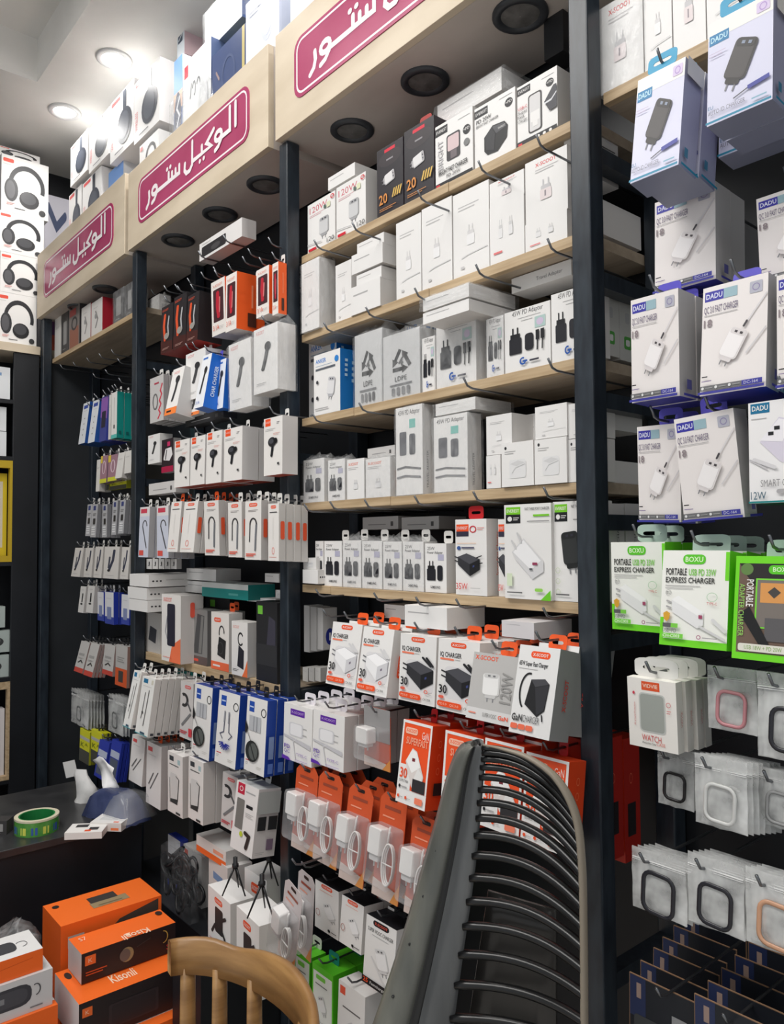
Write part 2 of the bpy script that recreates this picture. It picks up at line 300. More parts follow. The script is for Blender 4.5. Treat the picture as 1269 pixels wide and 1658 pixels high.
def d25(p): p.text(.5, 7.8, .6, '25W', (70, 70, 72), 1.5); p.text(.5, 7.1, .5, 'Power Adapter', (70, 70, 72), 3.2); p.rect(2.7, 5.9, 3.9, 7, (180, 178, 200)); brick(p, .45, 2.2, 1.7); p.rr(2.6, 2.2, 3.7, 5, .4, (34, 34, 40)); p.text(2.2, .8, .45, 'SAMSUNG', (60, 60, 64), 2, 'c', bold=True)
D('adapter_25w', 4.4, 9, 4, d25)
def dpa(p): p.text(.5, 10.9, .7, '45W PD Adapter', (60, 58, 60), 4.4); p.rect(2.8, 9, 4, 10.2, (120, 190, 180)); p.rr(.8, 5.4, 2.2, 8.6, .2, (90, 90, 96)); p.rr(2.8, 5.4, 4, 8.2, .3, (80, 80, 86)); p.line([(.4, 3.6), (2, 3.8), (5, 3.4)], .26, (120, 120, 122)); p.line([(.4, 2.4), (2, 2.6), (5, 2.3)], .26, (140, 140, 142)); p.face = 'S'; p.text(1.6, .8, .6, 'TRAVEL ADAPTER', (90, 90, 92), 5, rot=math.pi / 2)
D('adapter_tall', 5.4, 12, 4, dpa)
def dxs(p): p.text(.4, 7.6, .6, 'X-SCOOT', (226, 110, 80), 2.6, bold=True); p.micro(.4, 7, 2.6, GR, 2); p.plug(2.4, 3.2, .9); p.face = 'S'; p.rect(1.6, 2, 2.1, 6, (236, 150, 120))
D('small_red_text', 4.6, 9, 4, dxs)
def dtr(p): p.text(6, 1.3, .9, 'Travel Adapter', (110, 108, 110), 6)
D('travel_flat', 14, 3.6, 6, dtr)
def d35(p):
    p.rect(.2, 12.6, 2.8, 14, OR); p.text(.4, 13, .6, 'EVEREST', WH, 2.2); p.rect(.2, 11.6, 2.8, 12.6, (50, 48, 66)); p.ring(3.7, 13, .6, .6, .2, RED); p.micro(4.6, 13.2, 1.4, (220, 120, 110), 2); p.micro(.4, 10.2, 4, (240, 190, 150), 1); p.ell(.8, 9.3, .4, .4, (60, 90, 150)); p.micro(1.4, 9.2, 2.6, (90, 90, 110), 1, .3, .3)
    p.cube(2.9, 6, 2.2, True, 0); p.line([(4.6, 7.4), (5.6, 7.8)], .2, BK); p.line([(4.8, 6.2), (5.8, 6.4)], .2, BK); p.text(.4, 1.1, 1.3, '35W', (214, 50, 40), 2.4); p.micro(3.4, 1.4, 2, GR, 1); p.face = 'S'; p.text(2.6, 4, .8, 'Super Fast Charger', (226, 96, 60), 8.5, rot=math.pi / 2)
D('black_35w', 6.4, 15, 5, d35)
def dgv(p, dark):
    p.rect(.3, 13.4, 2.8, 14.6, (120, 200, 40)); p.text(.5, 13.75, .5, 'EVEREST', (230, 240, 210), 2.1, bold=True); p.rect(.3, 12, 2.8, 13.4, BK); p.ell(1, 12.7, .4, .4, WH); p.micro(1.6, 12.8, 1, WH, 2, .3)
    p.text(3.6, 14, .45, 'FAST THREE PORT CHARGER', (60, 60, 60), 4); p.rect(5, 13, 7.6, 13.3, (120, 200, 40)); p.micro(4, 12.2, 3.6, (80, 80, 80), 1)
    if dark: p.slab(3.4, 8, 2.4, .12, (50, 52, 52), (34, 36, 36)); p.ring(1, 4.6, .4, .4, .08, (200, 210, 180)); p.ring(1, 3, .4, .4, .08, (200, 210, 180)); p.ring(1, 1.4, .4, .4, .08, (200, 210, 180))
    else: p.poly([(1.4, 7.4), (3.4, 9.6), (6.6, 6), (6.6, 4.4), (4.8, 3.2), (2, 6.2)], (214, 213, 214)); p.poly([(1.6, 7.4), (3.4, 9.3), (6.2, 6.1), (4.6, 4.6)], (240, 239, 240)); p.line([(1.4, 9.2), (2.1, 8)], .3, (206, 205, 206)); p.line([(2.4, 10.4), (3, 9)], .3, (206, 205, 206)); p.rect(4.9, 5.4, 5.7, 5.8, (150, 60, 90)); p.rect(4.4, 4.6, 4.9, 4.9, (90, 90, 96)); p.rect(.6, 2, 1.5, 4, (214, 226, 196))
    p.micro(.6, .9, 2.6, (100, 100, 100), 1, .3, .2); p.poly([(6.2, 0), (7.8, 0), (7.8, 1.6)], (110, 200, 40)); p.rr(5.3, 1.3, 6.6, 1.8, .2, (150, 210, 90))
    p.face = 'S'; p.text(3.4, 4, .7, 'SUPER FAST CHARGE', (70, 70, 74), 9, rot=math.pi / 2)
D('green_tag_white', 7.8, 15, 6, lambda p: dgv(p, False)); D('green_tag_black', 7.8, 15, 6, lambda p: dgv(p, True))
def diq(p, dark):
    p.rr(1.5, 2.6, 8, 9.4, 1, (222, 220, 221)); pill(p, 4.2, 13.4, 3.2, 1.1); p.text(.5, 11.3, 1.0, 'IQ CHARGER', (60, 58, 60), 4.4, bold=True); p.rr(.5, 10.6, 3.4, 11, .15, (240, 130, 100)); p.micro(3.5, 10.8, 1.2, GR, 1); p.cube(4.9, 6.2, 3.0, dark)
    for q in (0, .9): p.line([(5.6 + q, 10.2), (7.4 + q * .6, 8.6)], .5, (40, 40, 44) if dark else (214, 213, 214))
    p.text(.6, 3.6, 1.8, '30', BK, 1.7, bold=True); p.rr(.6, 2.5, 1.7, 3.1, .25, (226, 100, 80)); p.rr(.4, .8, 5.4, 2, .4, OR); p.text(.8, 1.15, .5, 'PD3.0   QC3.0', (250, 200, 180), 4); p.text(5.9, 1, .55, 'CH-30A', BK, 1.8); p.ring(6.6, 2.9, .35, .35, .15, OR); p.micro(7.1, 2.8, .9, GR, 2)
    p.face = 'S'; p.rr(2, 4.5, 3.6, 9.5, .5, OR); p.text(3.1, 5, .7, 'X-SCOOT', WH, 4, rot=math.pi / 2)
D('iq_white', 8.4, 15, 6, lambda p: diq(p, False), bot=(226, 120, 96)); D('iq_black', 8.4, 15, 6, lambda p: diq(p, True), bot=(226, 120, 96))
def d12g(p): p.rect(0, 0, 8.4, 2.6, (214, 213, 212)); p.text(.4, 13.4, 1, 'X-SCOOT', OR, 4.4, bold=True); p.slab(4, 8.2, 2.4, .05, (232, 231, 230), (200, 199, 198), (120, 120, 122)); p.text(7.9, 4.6, 2, '120W', (150, 148, 146), 7, rot=math.pi / 2, bold=True); p.text(3.2, 1, .9, 'SUPER VOOC', (130, 128, 126), 2.6); p.text(6.1, 1, .9, 'GaN', OR, 1.8, bold=True); p.micro(.5, 1.3, 1.4, (230, 140, 120), 1, .3, .3)
D('grey_120w', 8.4, 15, 6, d12g, (186, 184, 182), (170, 168, 166), bot=(226, 100, 66))
def d65(p):
    pill(p, 4.6, 13.4, 4, 1.2); p.text(.4, 11.9, .8, '65W Super Fast Charger', (50, 50, 52), 6, bold=True); p.micro(.4, 11.3, 4, GR, 1); p.ring(3, 7.4, 1.7, 3.2, .35, (34, 34, 36), 80, 240)
    p.poly([(2.6, 5.2), (3.4, 9.6), (6.2, 10), (7.2, 9.2), (6.8, 4.6), (5.4, 3.4)], (34, 34, 36)); p.poly([(3.4, 9.6), (6.2, 10), (7.1, 9.2), (4.4, 8.4)], (70, 70, 74)); p.poly([(4.4, 8.3), (7.1, 9.1), (6.7, 4.7), (5.3, 3.6)], (50, 50, 54)); p.line([(6.4, 3.8), (6.6, 2.9)], .25, BK)
    p.text(.4, 2.2, 1.2, 'GaN', BK, 2.2, bold=True); p.text(2.7, 2.2, 1.2, 'CHARGER', (90, 90, 92), 3.4)
    for k in range(3): p.rr(.4 + k * 1.6, .8, 1.8 + k * 1.6, 1.7, .2, (232, 110, 80))
    p.face = 'S'; p.text(3.4, 5, 1.2, 'X-SCOOT', (214, 70, 60), 5.4, rot=math.pi / 2, bold=True)
D('gan_65w', 8.4, 15.5, 6, d65, (226, 225, 224), (150, 150, 150), (210, 210, 210), bot=(200, 90, 66))
def dpur(p):
    p.rect(1.4, 10.2, 4.4, 11.6, (96, 40, 160)); p.text(1.6, 10.65, .55, 'X-SCOOT', (220, 200, 240), 2.6); p.rr(1.2, 5.6, 4.2, 8.6, .5, (212, 211, 214)); p.rr(1.5, 5.8, 3.9, 8.4, .4, (236, 235, 237)); p.line([(4.2, 7.8), (4.9, 7.8)], .16, GR); p.line([(4.2, 6.4), (4.9, 6.4)], .16, GR)
    p.poly([(.2, 5.2), (5.8, 3.6), (5.8, 4.6), (.2, 5.6)], (200, 199, 203)); p.line([(3, 5.2), (2.2, 4.4), (2.8, .6)], .18, (214, 213, 216)); p.text(.4, 2.6, .9, 'PD', (110, 80, 170), 1.2, bold=True); p.text(.4, 1.6, .7, 'QC', (110, 80, 170), 1.2); p.text(3, 1.6, .6, 'TYPE-C', (150, 120, 190), 2.2); p.poly([(0, 0), (2, 0), (1.4, .7), (0, .9)], (96, 50, 170)); p.micro(2.8, .6, 2.6, (180, 160, 210), 2)
D('purple_tag', 6, 12.6, 4, dpur)
def dor(p):
    p.rect(0, 0, 9, 2.6, WH); p.rect(0, 2.6, .5, 15, WH); p.rect(8.5, 2.6, 9, 15, WH); p.rect(0, 14.5, 9, 15, WH); p.rect(.5, 2.6, 4, 7, WH); p.rr(1, 12.6, 4.8, 13.8, .5, (245, 190, 165)); p.text(1.3, 12.95, .6, 'X-SCOOT', OR, 3.2, bold=True); p.text(6.2, 12.2, 1.4, 'GaN', (250, 225, 214), 2); p.text(1.6, 10.8, 1.3, 'SUPERFAST', (245, 170, 140), 6.6, bold=True)
    p.poly([(2, 7.6), (3.8, 10.2), (5.2, 9.8), (7.8, 5.6), (7.4, 4.2), (5.4, 2.8), (4.4, 3.4)], (222, 214, 210)); p.poly([(2.2, 7.8), (3.8, 10), (5.2, 9.6), (6.6, 7.2), (4.2, 5.8)], (245, 243, 241)); p.rect(4, 7.9, 4.9, 8.5, (120, 40, 50)); p.rect(4.7, 2.7, 8.5, 4.9, (48, 46, 48)); p.poly([(5, 4.9), (7.4, 4.9), (7.6, 5.8), (6, 7)], (232, 230, 228)); p.text(.7, 4.6, 1.8, '30', OR, 2.2, bold=True); p.text(.7, 3.8, .5, 'OUTPUT MAX', BK, 2.8); p.ell(1, 3, .3, .3, BK); p.micro(1.5, 2.9, 1.8, GR, 1, .3, .2); p.ell(.9, 1.2, .3, .3, OR); p.ell(3.2, 1.2, .3, .3, OR); p.micro(1.4, 1.1, 1, GR); p.micro(3.7, 1.1, 1, GR); p.rr(6, .7, 8.3, 1.8, .2, (240, 130, 100))
    p.face = 'S'; p.rect(2, 2.7, 6, 4.9, (40, 36, 38))
    for k in range(3): p.ring(3, 7 + 2.4 * k, .6, .6, .1, (240, 130, 90))
D('orange_super', 9, 15, 7, dor, OR, (222, 70, 30), (226, 74, 34))
def dsv(p): pill(p, 3.6, 12.4, 3.8, 1.2, BK, 'X-SCOOT', (226, 90, 70)); p.text(.6, 11, .8, 'SUPER VOOC CHARGER', (60, 60, 60), 6); p.micro(1.6, 10.4, 4, GR, 1); p.slab(4.2, 6.4, 2, .3, (238, 237, 237), (212, 211, 211), (90, 90, 92)); p.line([(2, 6), (4.6, 2.6), (5.4, 2)], .4, (216, 215, 215)); p.rect(0, 0, 7.2, 1.5, BK); p.text(.3, .4, .9, '25', OR, 1.2, bold=True); p.text(2, .5, .6, 'Fastcharge', WH, 4)
D('vooc_white', 7.2, 14, 6, dsv, WH, OFF, BK)
def dsw(p): pill(p, 3.6, 11.6, 3.4, 1.1); p.micro(1.4, 10.8, 4, (236, 150, 120), 1); p.slab(4.4, 6.2, 1.9, .5, (240, 239, 239), (214, 213, 213), (70, 70, 72)); p.ring(1.1, 4.6, .6, .9, .14, (170, 100, 90)); p.ell(4.6, 1.2, .4, .4, BK); p.micro(5.2, 1.1, 1.6, (70, 70, 74), 1, .3, .22)
D('scoot_white', 7.2, 13, 6, dsw, WH, OFF, BK)
def dgb(p): p.rect(.4, 0, 6.8, 11.6, (236, 238, 232)); p.rr(1.4, 10, 4.6, 11, .3, (130, 210, 80)); p.micro(1.2, 8.8, 4, (120, 120, 118), 1, .3, .24); p.slab(3.6, 5, 1.6, .4, (238, 238, 236), (206, 206, 204)); p.micro(1, 1, 3, GR, 1)
D('green_box', 7.2, 13, 6, dgb, (96, 200, 40), (78, 186, 30), (96, 204, 44))
def dlow(p): p.rect(.5, 10.6, 2, 12.2, (226, 92, 66)); p.micro(1.4, 8.2, 5, (110, 108, 108), 1, .3, .3); p.slab(4.4, 4.6, 1.6, .7, (238, 237, 237), (206, 205, 205)); p.rr(5, 4.6, 6.6, 5.4, .2, (236, 110, 90))
D('white_orange_square', 7.6, 13, 7, dlow)
LAV = (206, 206, 226)
def ddid(p):
    p.rect(0, 11.6, 9, 14, (233, 231, 226)); p.rect(.2, 10.8, 3, 12.2, (24, 118, 168)); p.text(.4, 11.15, .75, 'DADU', (190, 226, 240), 2.4, bold=True); p.rr(6.8, 12, 8.6, 13.4, .2, (206, 190, 220)); p.ring(7.7, 12.7, .45, .45, .12, (170, 140, 200))
    p.slab(4.7, 7.2, 2.5, -.42, (66, 62, 62), (44, 42, 42), (130, 140, 160)); p.line([(3.9, 2.2), (5.8, 2.8)], .16, (70, 70, 78)); p.line([(5.8, 2.8), (8.7, 3.2)], .55, (56, 62, 150), False); p.micro(.3, 9.4, 2.4, (190, 178, 200), 2); p.text(.3, 1.9, .5, 'EU', (50, 110, 150), .8); p.text(.3, 1.1, .6, 'AUTO-ID CHARGER', (110, 110, 124), 5.2); p.micro(6.4, .9, 2, (130, 170, 190), 1, .3, .2); p.rect(0, 0, 9, .3, (24, 128, 160))
    p.face = 'S'; p.rect(0, 0, 6, .3, (24, 128, 160)); p.rect(.8, 1.2, 2, 2.4, (60, 120, 150)); p.rect(0, 11.6, 6, 14, (216, 214, 212))
D('auto_id', 9, 14, 6, ddid, LAV, (156, 158, 184), (225, 224, 222), bot=(128, 132, 152))
def dqc(p):
    p.rect(.3, 13.3, 3, 14.7, (58, 54, 160)); p.text(.5, 13.65, .75, 'DADU', (220, 222, 240), 2.3, bold=True); p.rect(3, 13.3, 4.9, 14.7, (150, 180, 190)); p.rr(6.6, 13, 8.3, 14.6, .15, (178, 178, 190)); p.ring(7.45, 13.8, .45, .45, .12, (140, 130, 170)); p.text(.3, 11.6, 1.0, 'QC 3.0 FAST CHARGER', (96, 84, 116), 4.8); p.rect(.3, 11.2, 5, 11.3, GR); p.text(.3, 9.6, 1.1, '18', (140, 128, 132), 1.2, bold=True)
    p.line([(6.2, 9), (8.9, 12.6)], .22, (214, 210, 212)); p.line([(6.4, 5), (8.9, 8)], .22, (206, 202, 204)); p.line([(6, 8.7), (6.4, 9.3)], .3, (70, 66, 70)); p.slab(4.6, 6.6, 2.0, -.48, (240, 236, 236), (218, 212, 212), (70, 64, 68)); p.micro(.4, 2.4, .8, BK, 1, .3, .16); p.micro(.4, 1.8, 1.4, (120, 100, 150), 1); p.rect(.2, .5, 6, 1.2, (110, 110, 112)); p.rect(6, .5, 8.7, 1.2, (58, 58, 150)); p.text(6.3, .65, .42, 'DC-164', (206, 206, 230), 2)
    for k in range(3): p.ell(.6 + k * 1.9, .85, .2, .2, (220, 220, 220)); p.micro(1 + k * 1.9, .8, 1, (160, 160, 160))
    p.rect(0, 0, 9, .35, (58, 58, 150)); p.face = 'S'; p.rect(1, 1, 2.4, 2.4, (90, 90, 150)); p.rect(0, 0, 5, .35, (58, 58, 150))
D('qc_white', 9, 15.4, 5, dqc, (232, 226, 224), (186, 184, 184), bot=(58, 58, 150))
def d12(p): p.rect(.3, 12.4, 2.8, 13.8, (20, 110, 150)); p.text(.5, 12.8, .7, 'DADU', WH, 2.1, bold=True); p.micro(.4, 11.6, 2, GR, 1); p.poly([(1.5, 8.4), (4, 11.6), (7, 10.6), (8, 7), (6, 4.6), (4, 5.6)], (214, 208, 222)); p.poly([(1.5, 8.6), (4, 11.4), (5.6, 10.8), (4.4, 8.2)], (238, 235, 240)); p.rect(2.6, 9.2, 3.3, 9.7, BK); p.rect(3.4, 9.9, 4.1, 10.4, BK); p.line([(.2, 6), (2.4, 4.6)], .24, (196, 194, 196)); p.line([(.8, 6), (3.4, 4.8)], .5, (214, 212, 214)); p.text(1.6, 2.2, 1, 'SMART CHARGER', (140, 138, 140), 6.4); p.rr(3.6, 1.2, 8, 1.8, .3, (170, 168, 170)); p.text(.3, .5, 1.1, '12W', (50, 90, 110), 2); p.rect(0, 0, 9, .25, (24, 128, 130))
D('teal_12w', 9, 14, 6, d12, (236, 234, 234), (190, 190, 190), (60, 170, 200), bot=(30, 70, 66))
def dbx(p):
    p.rect(0, 0, 9.4, 1, GN); p.rect(0, 0, .5, 4, GN); p.rect(8.9, 9.6, 9.4, 13.6, GN); p.rr(3, 11.8, 6.2, 13.2, .6, (90, 196, 40)); p.text(4.6, 12.15, .75, 'BOXU', (220, 245, 200), 2.5, 'c', bold=True); p.text(.6, 10.2, 1, 'PORTABLE', (60, 60, 58), 3, bold=True); p.text(3.9, 10.2, .95, 'USB PD 33W', (130, 200, 90), 3.8, bold=True); p.text(.6, 9.1, .8, 'EXPRESS CHARGER', (60, 60, 58), 7, bold=True); p.micro(.6, 8.6, 5, GR, 2); p.ring(1.1, 7.6, .4, .4, .06, GR); p.text(1.1, 7.45, .35, 'EU', (90, 90, 90), .6, 'c')
    p.poly([(1.6, 6.6), (2.6, 7.2), (6.2, 5), (6.2, 3.2), (5.4, 2.7), (1.8, 4.8)], (226, 226, 226)); p.poly([(1.6, 6.6), (2.6, 7.2), (6.2, 5), (5.4, 4.5)], (240, 240, 239)); p.line([(1.6, 6.2), (1, 6.4)], .24, GR); p.line([(1.6, 5.4), (1, 5.6)], .24, GR); p.rect(5.6, 4.1, 6.1, 4.6, (160, 70, 100)); p.line([(5.8, 3), (9.2, 1.4)], .34, (206, 206, 206)); p.line([(7.6, 4), (9.2, 2.6)], .5, (214, 214, 214)); p.poly([(.6, 4.6), (1.1, 4.9), (1.6, 4.6), (1.5, 3.8), (1.1, 3.4), (.7, 3.8)], (214, 160, 50)); p.ring(7.4, 7.2, .7, .6, .08, (170, 200, 170)); p.text(7.4, 6.1, .4, 'TYPE-C', (200, 80, 80), 1.4, 'c')
    p.rect(.6, 2.6, 1.8, 3.2, (90, 90, 92)); p.rect(1.8, 2.6, 2.8, 3.2, (120, 200, 70)); p.text(.6, 1.9, .55, 'USB+PD', (110, 110, 110), 2); p.rect(.5, 1.1, 3.6, 1.75, (120, 206, 70)); p.text(.7, 1.2, .45, 'CH-C003', (226, 245, 210), 2.6, bold=True); p.ring(5.8, 1.5, .25, .25, .1, (160, 80, 120)); p.micro(6.3, 1.4, 2, GR, 1, .3, .14)
D('green_white', 9.4, 13.8, 7, dbx, (236, 236, 230), GN, (200, 214, 190), bot=GN)
def dbb(p):
    p.rect(.5, .9, 9.4, 12.8, (108, 88, 76)); p.poly([(.5, 12.8), (9.4, 12.8), (9.4, 8), (4, 8), (1.6, 11)], (40, 36, 36)); p.ell(1.5, 12, .8, .8, (96, 130, 70)); p.rr(4.2, 11.4, 7.4, 12.6, .5, (90, 196, 40)); p.text(5.8, 11.75, .6, 'BOXU', (220, 245, 200), 2.2, 'c', bold=True); p.rect(2.7, 4.2, 9, 10.8, (120, 214, 60)); p.rect(2.9, 4.4, 8.8, 10.6, (120, 112, 106)); p.rect(3.3, 7.6, 8.6, 10.2, (214, 150, 84)); p.poly([(4.2, 9), (5, 9.7), (5.8, 9), (5, 8.2)], (70, 66, 64)); p.rect(4, 2.6, 8.4, 5.6, (90, 88, 90)); p.poly([(.8, 6), (2, 7), (4.6, 2.2), (3.8, 1.4)], (24, 24, 26))
    p.text(1.6, 10.6, .9, 'PORTABLE', (226, 224, 220), 3.6, rot=-math.pi / 2, bold=True); p.text(.7, 10, .7, 'ADAPTER CHARGER', (150, 210, 100), 7, rot=-math.pi / 2); p.rr(.8, 1.1, 7, 2.1, .3, (220, 218, 206)); p.text(1.6, 1.35, .55, 'USB 18W + PD 20W', (130, 170, 90), 4.6)
D('green_brown', 9.4, 13.8, 7, dbb, GN, GN, GN, bot=GN)
def dwc(p):
    p.rect(2.4, 9.2, 5.4, 10.6, (222, 86, 44)); p.text(2.6, 9.65, .6, 'VIDVIE', (245, 210, 190), 2.6, bold=True); p.rr(1.9, 2.6, 6.2, 8.8, .6, (196, 198, 194)); p.rr(2.1, 2.8, 6, 8.6, .5, (160, 164, 158)); p.text(2.2, 1.2, 1, 'WATCH', (206, 90, 90), 3.2); p.text(4.6, .7, .5, 'CASE', (226, 130, 120), 1.4); p.text(2.3, .7, .35, 'Protective Case', BK, 2.2); p.ell(1.1, 8.6, .2, .25, (206, 60, 80)); p.text(1.3, 3.4, .3, 'All around Protection', (206, 110, 110), 4.6, rot=math.pi / 2); p.ring(6.8, 7.4, .35, .35, .08, (206, 110, 110)); p.micro(6.5, 6.4, .7, (206, 110, 110), 2)
    p.face = 'S'; p.text(1.5, 4, .6, 'VIDVIE', (190, 120, 116), 3, rot=math.pi / 2)
D('watch_case', 8, 11, 2.2, dwc, (236, 232, 226), (206, 203, 198), bot=(160, 160, 156))
# bay B / A / others
def dbo(p): p.poly([(0, 0), (5, 0), (5, 3), (0, 4)], (70, 34, 30)); p.line([(1.6, 12), (1.2, 8.6), (1.8, 4)], .9, (216, 84, 48)); p.line([(3.4, 11), (3, 8), (3.4, 5)], .5, (180, 180, 182)); p.ell(2.6, 5, 1, 1, (150, 146, 140)); p.text(.6, 13.2, .7, 'X-SCOOT', (226, 90, 60), 2.6); p.micro(1, 1.2, 3, (190, 150, 140), 2)
D('black_orange', 5, 15, 7, dbo, (44, 40, 42), (36, 34, 36), (50, 46, 48), bot=(150, 40, 34))
def dow(p): p.rr(.7, 3.6, 4.4, 12.6, .3, (70, 40, 44)); p.line([(2.4, 11.4), (2.2, 8), (2.6, 5)], 1.1, (186, 40, 56)); p.line([(3.2, 10), (3, 6)], .4, (210, 120, 120)); p.text(.8, 13.2, .7, 'X-SCOOT', (214, 90, 60), 3.4); p.text(.6, 1.4, 1.4, '3.1A', (226, 100, 70), 2.2); p.micro(2.9, 2, 1.6, GR, 2); p.face = 'S'; p.rect(3, 1, 5.4, 4.6, (70, 40, 30)); p.rect(4, 6, 4.5, 12, (240, 150, 110))
D('orange_window', 5, 15, 8, dow, (232, 226, 220), (236, 96, 40), (236, 96, 40), bot=(206, 196, 190))
def dcc(p): p.text(.8, 13.2, .8, 'X-SCOOT', (226, 90, 70), 2.4); p.line([(3, 11.4), (2.8, 8), (2.2, 4.6)], .9, (56, 56, 58)); p.ell(3, 11.2, .9, 1.2, (48, 48, 50)); p.rect(0, 0, 5, 2.2, (240, 130, 60)); p.micro(.8, .8, 2, BK, 1, .4, .6)
D('car_charger', 5, 15, 6, dcc, (232, 229, 226), (190, 188, 186))
def dcw(p): p.text(.6, 12.6, .8, 'X-SCOOT', (214, 90, 90), 2); p.line([(3.6, 9.6), (3, 7), (2.4, 5)], .9, (60, 60, 62)); p.ell(3.6, 9.6, .8, 1, (50, 50, 52)); p.micro(.8, 2, 2.4, GR, 2)
D('car_white', 6, 14, 6, dcw)
def dbl(p): p.micro(.6, 12.8, 2.6, (60, 110, 190), 1, .4, .5); p.line([(3, 10), (2.4, 6.4), (2, 4)], .9, (44, 44, 46)); p.ell(3.1, 9.8, .8, 1, (40, 40, 42)); p.text(.6, 1, .8, '3.1A', (30, 90, 180), 2); p.face = 'S'; p.text(3, 3, 1.3, 'CHAR CHARGER', (206, 220, 240), 8, rot=math.pi / 2, bold=True)
D('blue_car', 5, 14, 5, dbl, (228, 230, 234), (26, 100, 196), (26, 100, 196), bot=(30, 90, 170))
def der(p): p.rect(.5, 12, 2.4, 13.8, OR); p.text(.6, 12.7, .5, 'X-SCOOT', WH, 1.7); p.micro(.5, 11.2, 3.6, GR, 2); p.micro(4.6, 12.6, 1, (90, 90, 92), 2); p.micro(3.4, 10, 2.4, (230, 170, 160), 2); p.ear(3.1, 8, 1.9); p.micro(5, 2.4, .7, (60, 60, 62), 1, .3, .5)
D('earphone', 6.6, 14, 6, der, (234, 230, 226), (206, 202, 200), bot=(170, 70, 52))
def dhub(p): pill(p, 2.5, 14.4, 2.6, 1); p.micro(1, 13.4, 3, (120, 110, 110), 2); p.ring(2.6, 9.4, 1, 1.8, .4, (60, 58, 60), 0, 180); p.line([(1.6, 9.4), (1.5, 5)], .35, (90, 88, 90)); p.line([(3.6, 9.4), (3.4, 6), (3.3, 2.6)], .5, (120, 122, 128)); p.micro(.5, 1.4, 3, (226, 100, 80), 2, .5, .3); p.face = 'S'; p.rr(.5, 6, 1.9, 11, .4, (232, 90, 54))
D('cable_orange', 5, 16, 2.4, dhub, (232, 228, 224), (200, 196, 192))
def dhl(p): p.rect(.5, 14, 3.4, 15.4, (206, 70, 90)); p.rect(0, 0, 4.6, 13, (206, 210, 224)); p.ring(2.6, 9.8, 1, 1.8, .35, (60, 58, 60), 0, 180); p.line([(1.6, 9.8), (3.6, 3)], .4, (60, 60, 66)); p.rect(.4, .6, 2.4, 2.2, (220, 90, 80))
D('cable_red', 4.6, 16, 2.4, dhl, (228, 224, 224), (170, 168, 170))
def dhp(p): pill(p, 2.5, 14.6, 2.4, .9); p.micro(.8, 13.4, 3.4, (80, 78, 80), 1, .4, .3); p.ring(2.4, 2.8, .5, .9, .14, (226, 100, 80)); p.micro(.6, 1, 3.4, (220, 120, 100), 1); p.line([(2.4, 12), (2.4, 6)], .12, (220, 218, 216)); p.face = 'S'; p.rr(.5, 6, 1.9, 11, .4, (232, 90, 54))
D('cable_plain', 5, 16, 2.4, dhp, (234, 230, 226), (200, 196, 192))
def dpb(p): p.text(.6, 12, .8, 'X-SCOOT', (226, 80, 60), 2.8, bold=True); p.poly([(2.6, 0), (6.4, 0), (6.4, 5), (3.6, 3.4)], (240, 120, 80)); p.rr(2, 3.2, 4.6, 11.6, .4, (46, 44, 58)); p.line([(2, 9), (1.4, 6), (2, 4.6)], .2, (150, 150, 160)); p.micro(.6, .8, 3, (226, 110, 90), 1); p.face = 'S'; p.rr(2, 9, 3, 12, .4, (226, 90, 70))
D('power_bank', 6.4, 13.4, 5, dpb, (232, 228, 224), (202, 196, 192))
def dpd(p): p.poly([(1.6, 2.6), (4.6, 2.6), (5.4, 12), (3, 12.4)], (70, 70, 72)); p.poly([(3.4, 2.8), (4.4, 2.8), (5.2, 11.8), (4.4, 12)], (120, 118, 116)); p.rect(0, 0, 6.4, 2, (96, 80, 78)); p.micro(.8, .7, 2.6, (226, 80, 60), 1, .3, .6)
D('power_bank_dark', 6.4, 13.4, 5, dpd, (132, 130, 128), (100, 98, 98))
def dpo(p): pill(p, 2.4, 10.8, 2.6, 1); p.rect(0, 0, 6.6, 1.8, (240, 110, 70)); p.micro(.8, .7, 2.6, WH, 1, .3, .4); p.poly([(2.4, 3.4), (5.2, 2.6), (5.6, 6.8), (3, 7.6)], (40, 40, 42)); p.ring(4, 8.4, .9, 1.6, .3, (44, 44, 46), 0, 200); p.ring(3.6, 5, 1, 1.3, .12, (90, 90, 92))
D('power_bank_cable', 6.6, 13, 5, dpo, (234, 228, 222), (204, 200, 196))
def dpk(p): p.text(.6, 11, .7, 'X-SCOOT', (226, 100, 80), 2.6); p.poly([(2.4, 2.2), (5, 1.6), (5.2, 6), (3, 7.2)], (40, 40, 50)); p.ring(3.8, 8.6, 1, 1.4, .4, (44, 44, 46), 30, 320); p.poly([(4.4, 0), (6.6, 0), (6.6, 4), (5.4, 1.4)], (240, 120, 70)); p.micro(.6, 1.4, 2.4, BK, 2)
D('power_bank_loop', 6.6, 12.6, 5, dpk, (234, 230, 226), (196, 192, 188))
def dbb2(p): p.rect(.5, 12.6, 2, 14.2, (120, 200, 70)); p.poly([(3, 4.6), (6, 3), (6, 11.6), (4, 12.4)], (66, 64, 76)); p.rect(0, 3, 6.5, 7, (54, 54, 56))
D('black_green_tag', 6.5, 15, 5, dbb2, (44, 44, 46), (38, 38, 40))
def dph(p): p.poly([(1, 4), (3.4, 3), (3.8, 7.6), (1.6, 8.6)], (70, 70, 76)); p.rect(4.4, 3, 4.8, 8, (210, 206, 200))
D('grey_phone', 5, 13, 6, dph, (200, 196, 192), (206, 202, 198))
def d3d(p):
    p.face = 'S'
    for k in range(3): p.ell(1.2 + k * 1.0, 2, .3, .3, (60, 58, 60))
    p.micro(4.6, 2.2, 5, (190, 186, 182), 1, .3, .2)
D('white_long', 6, 4.2, 14, d3d)
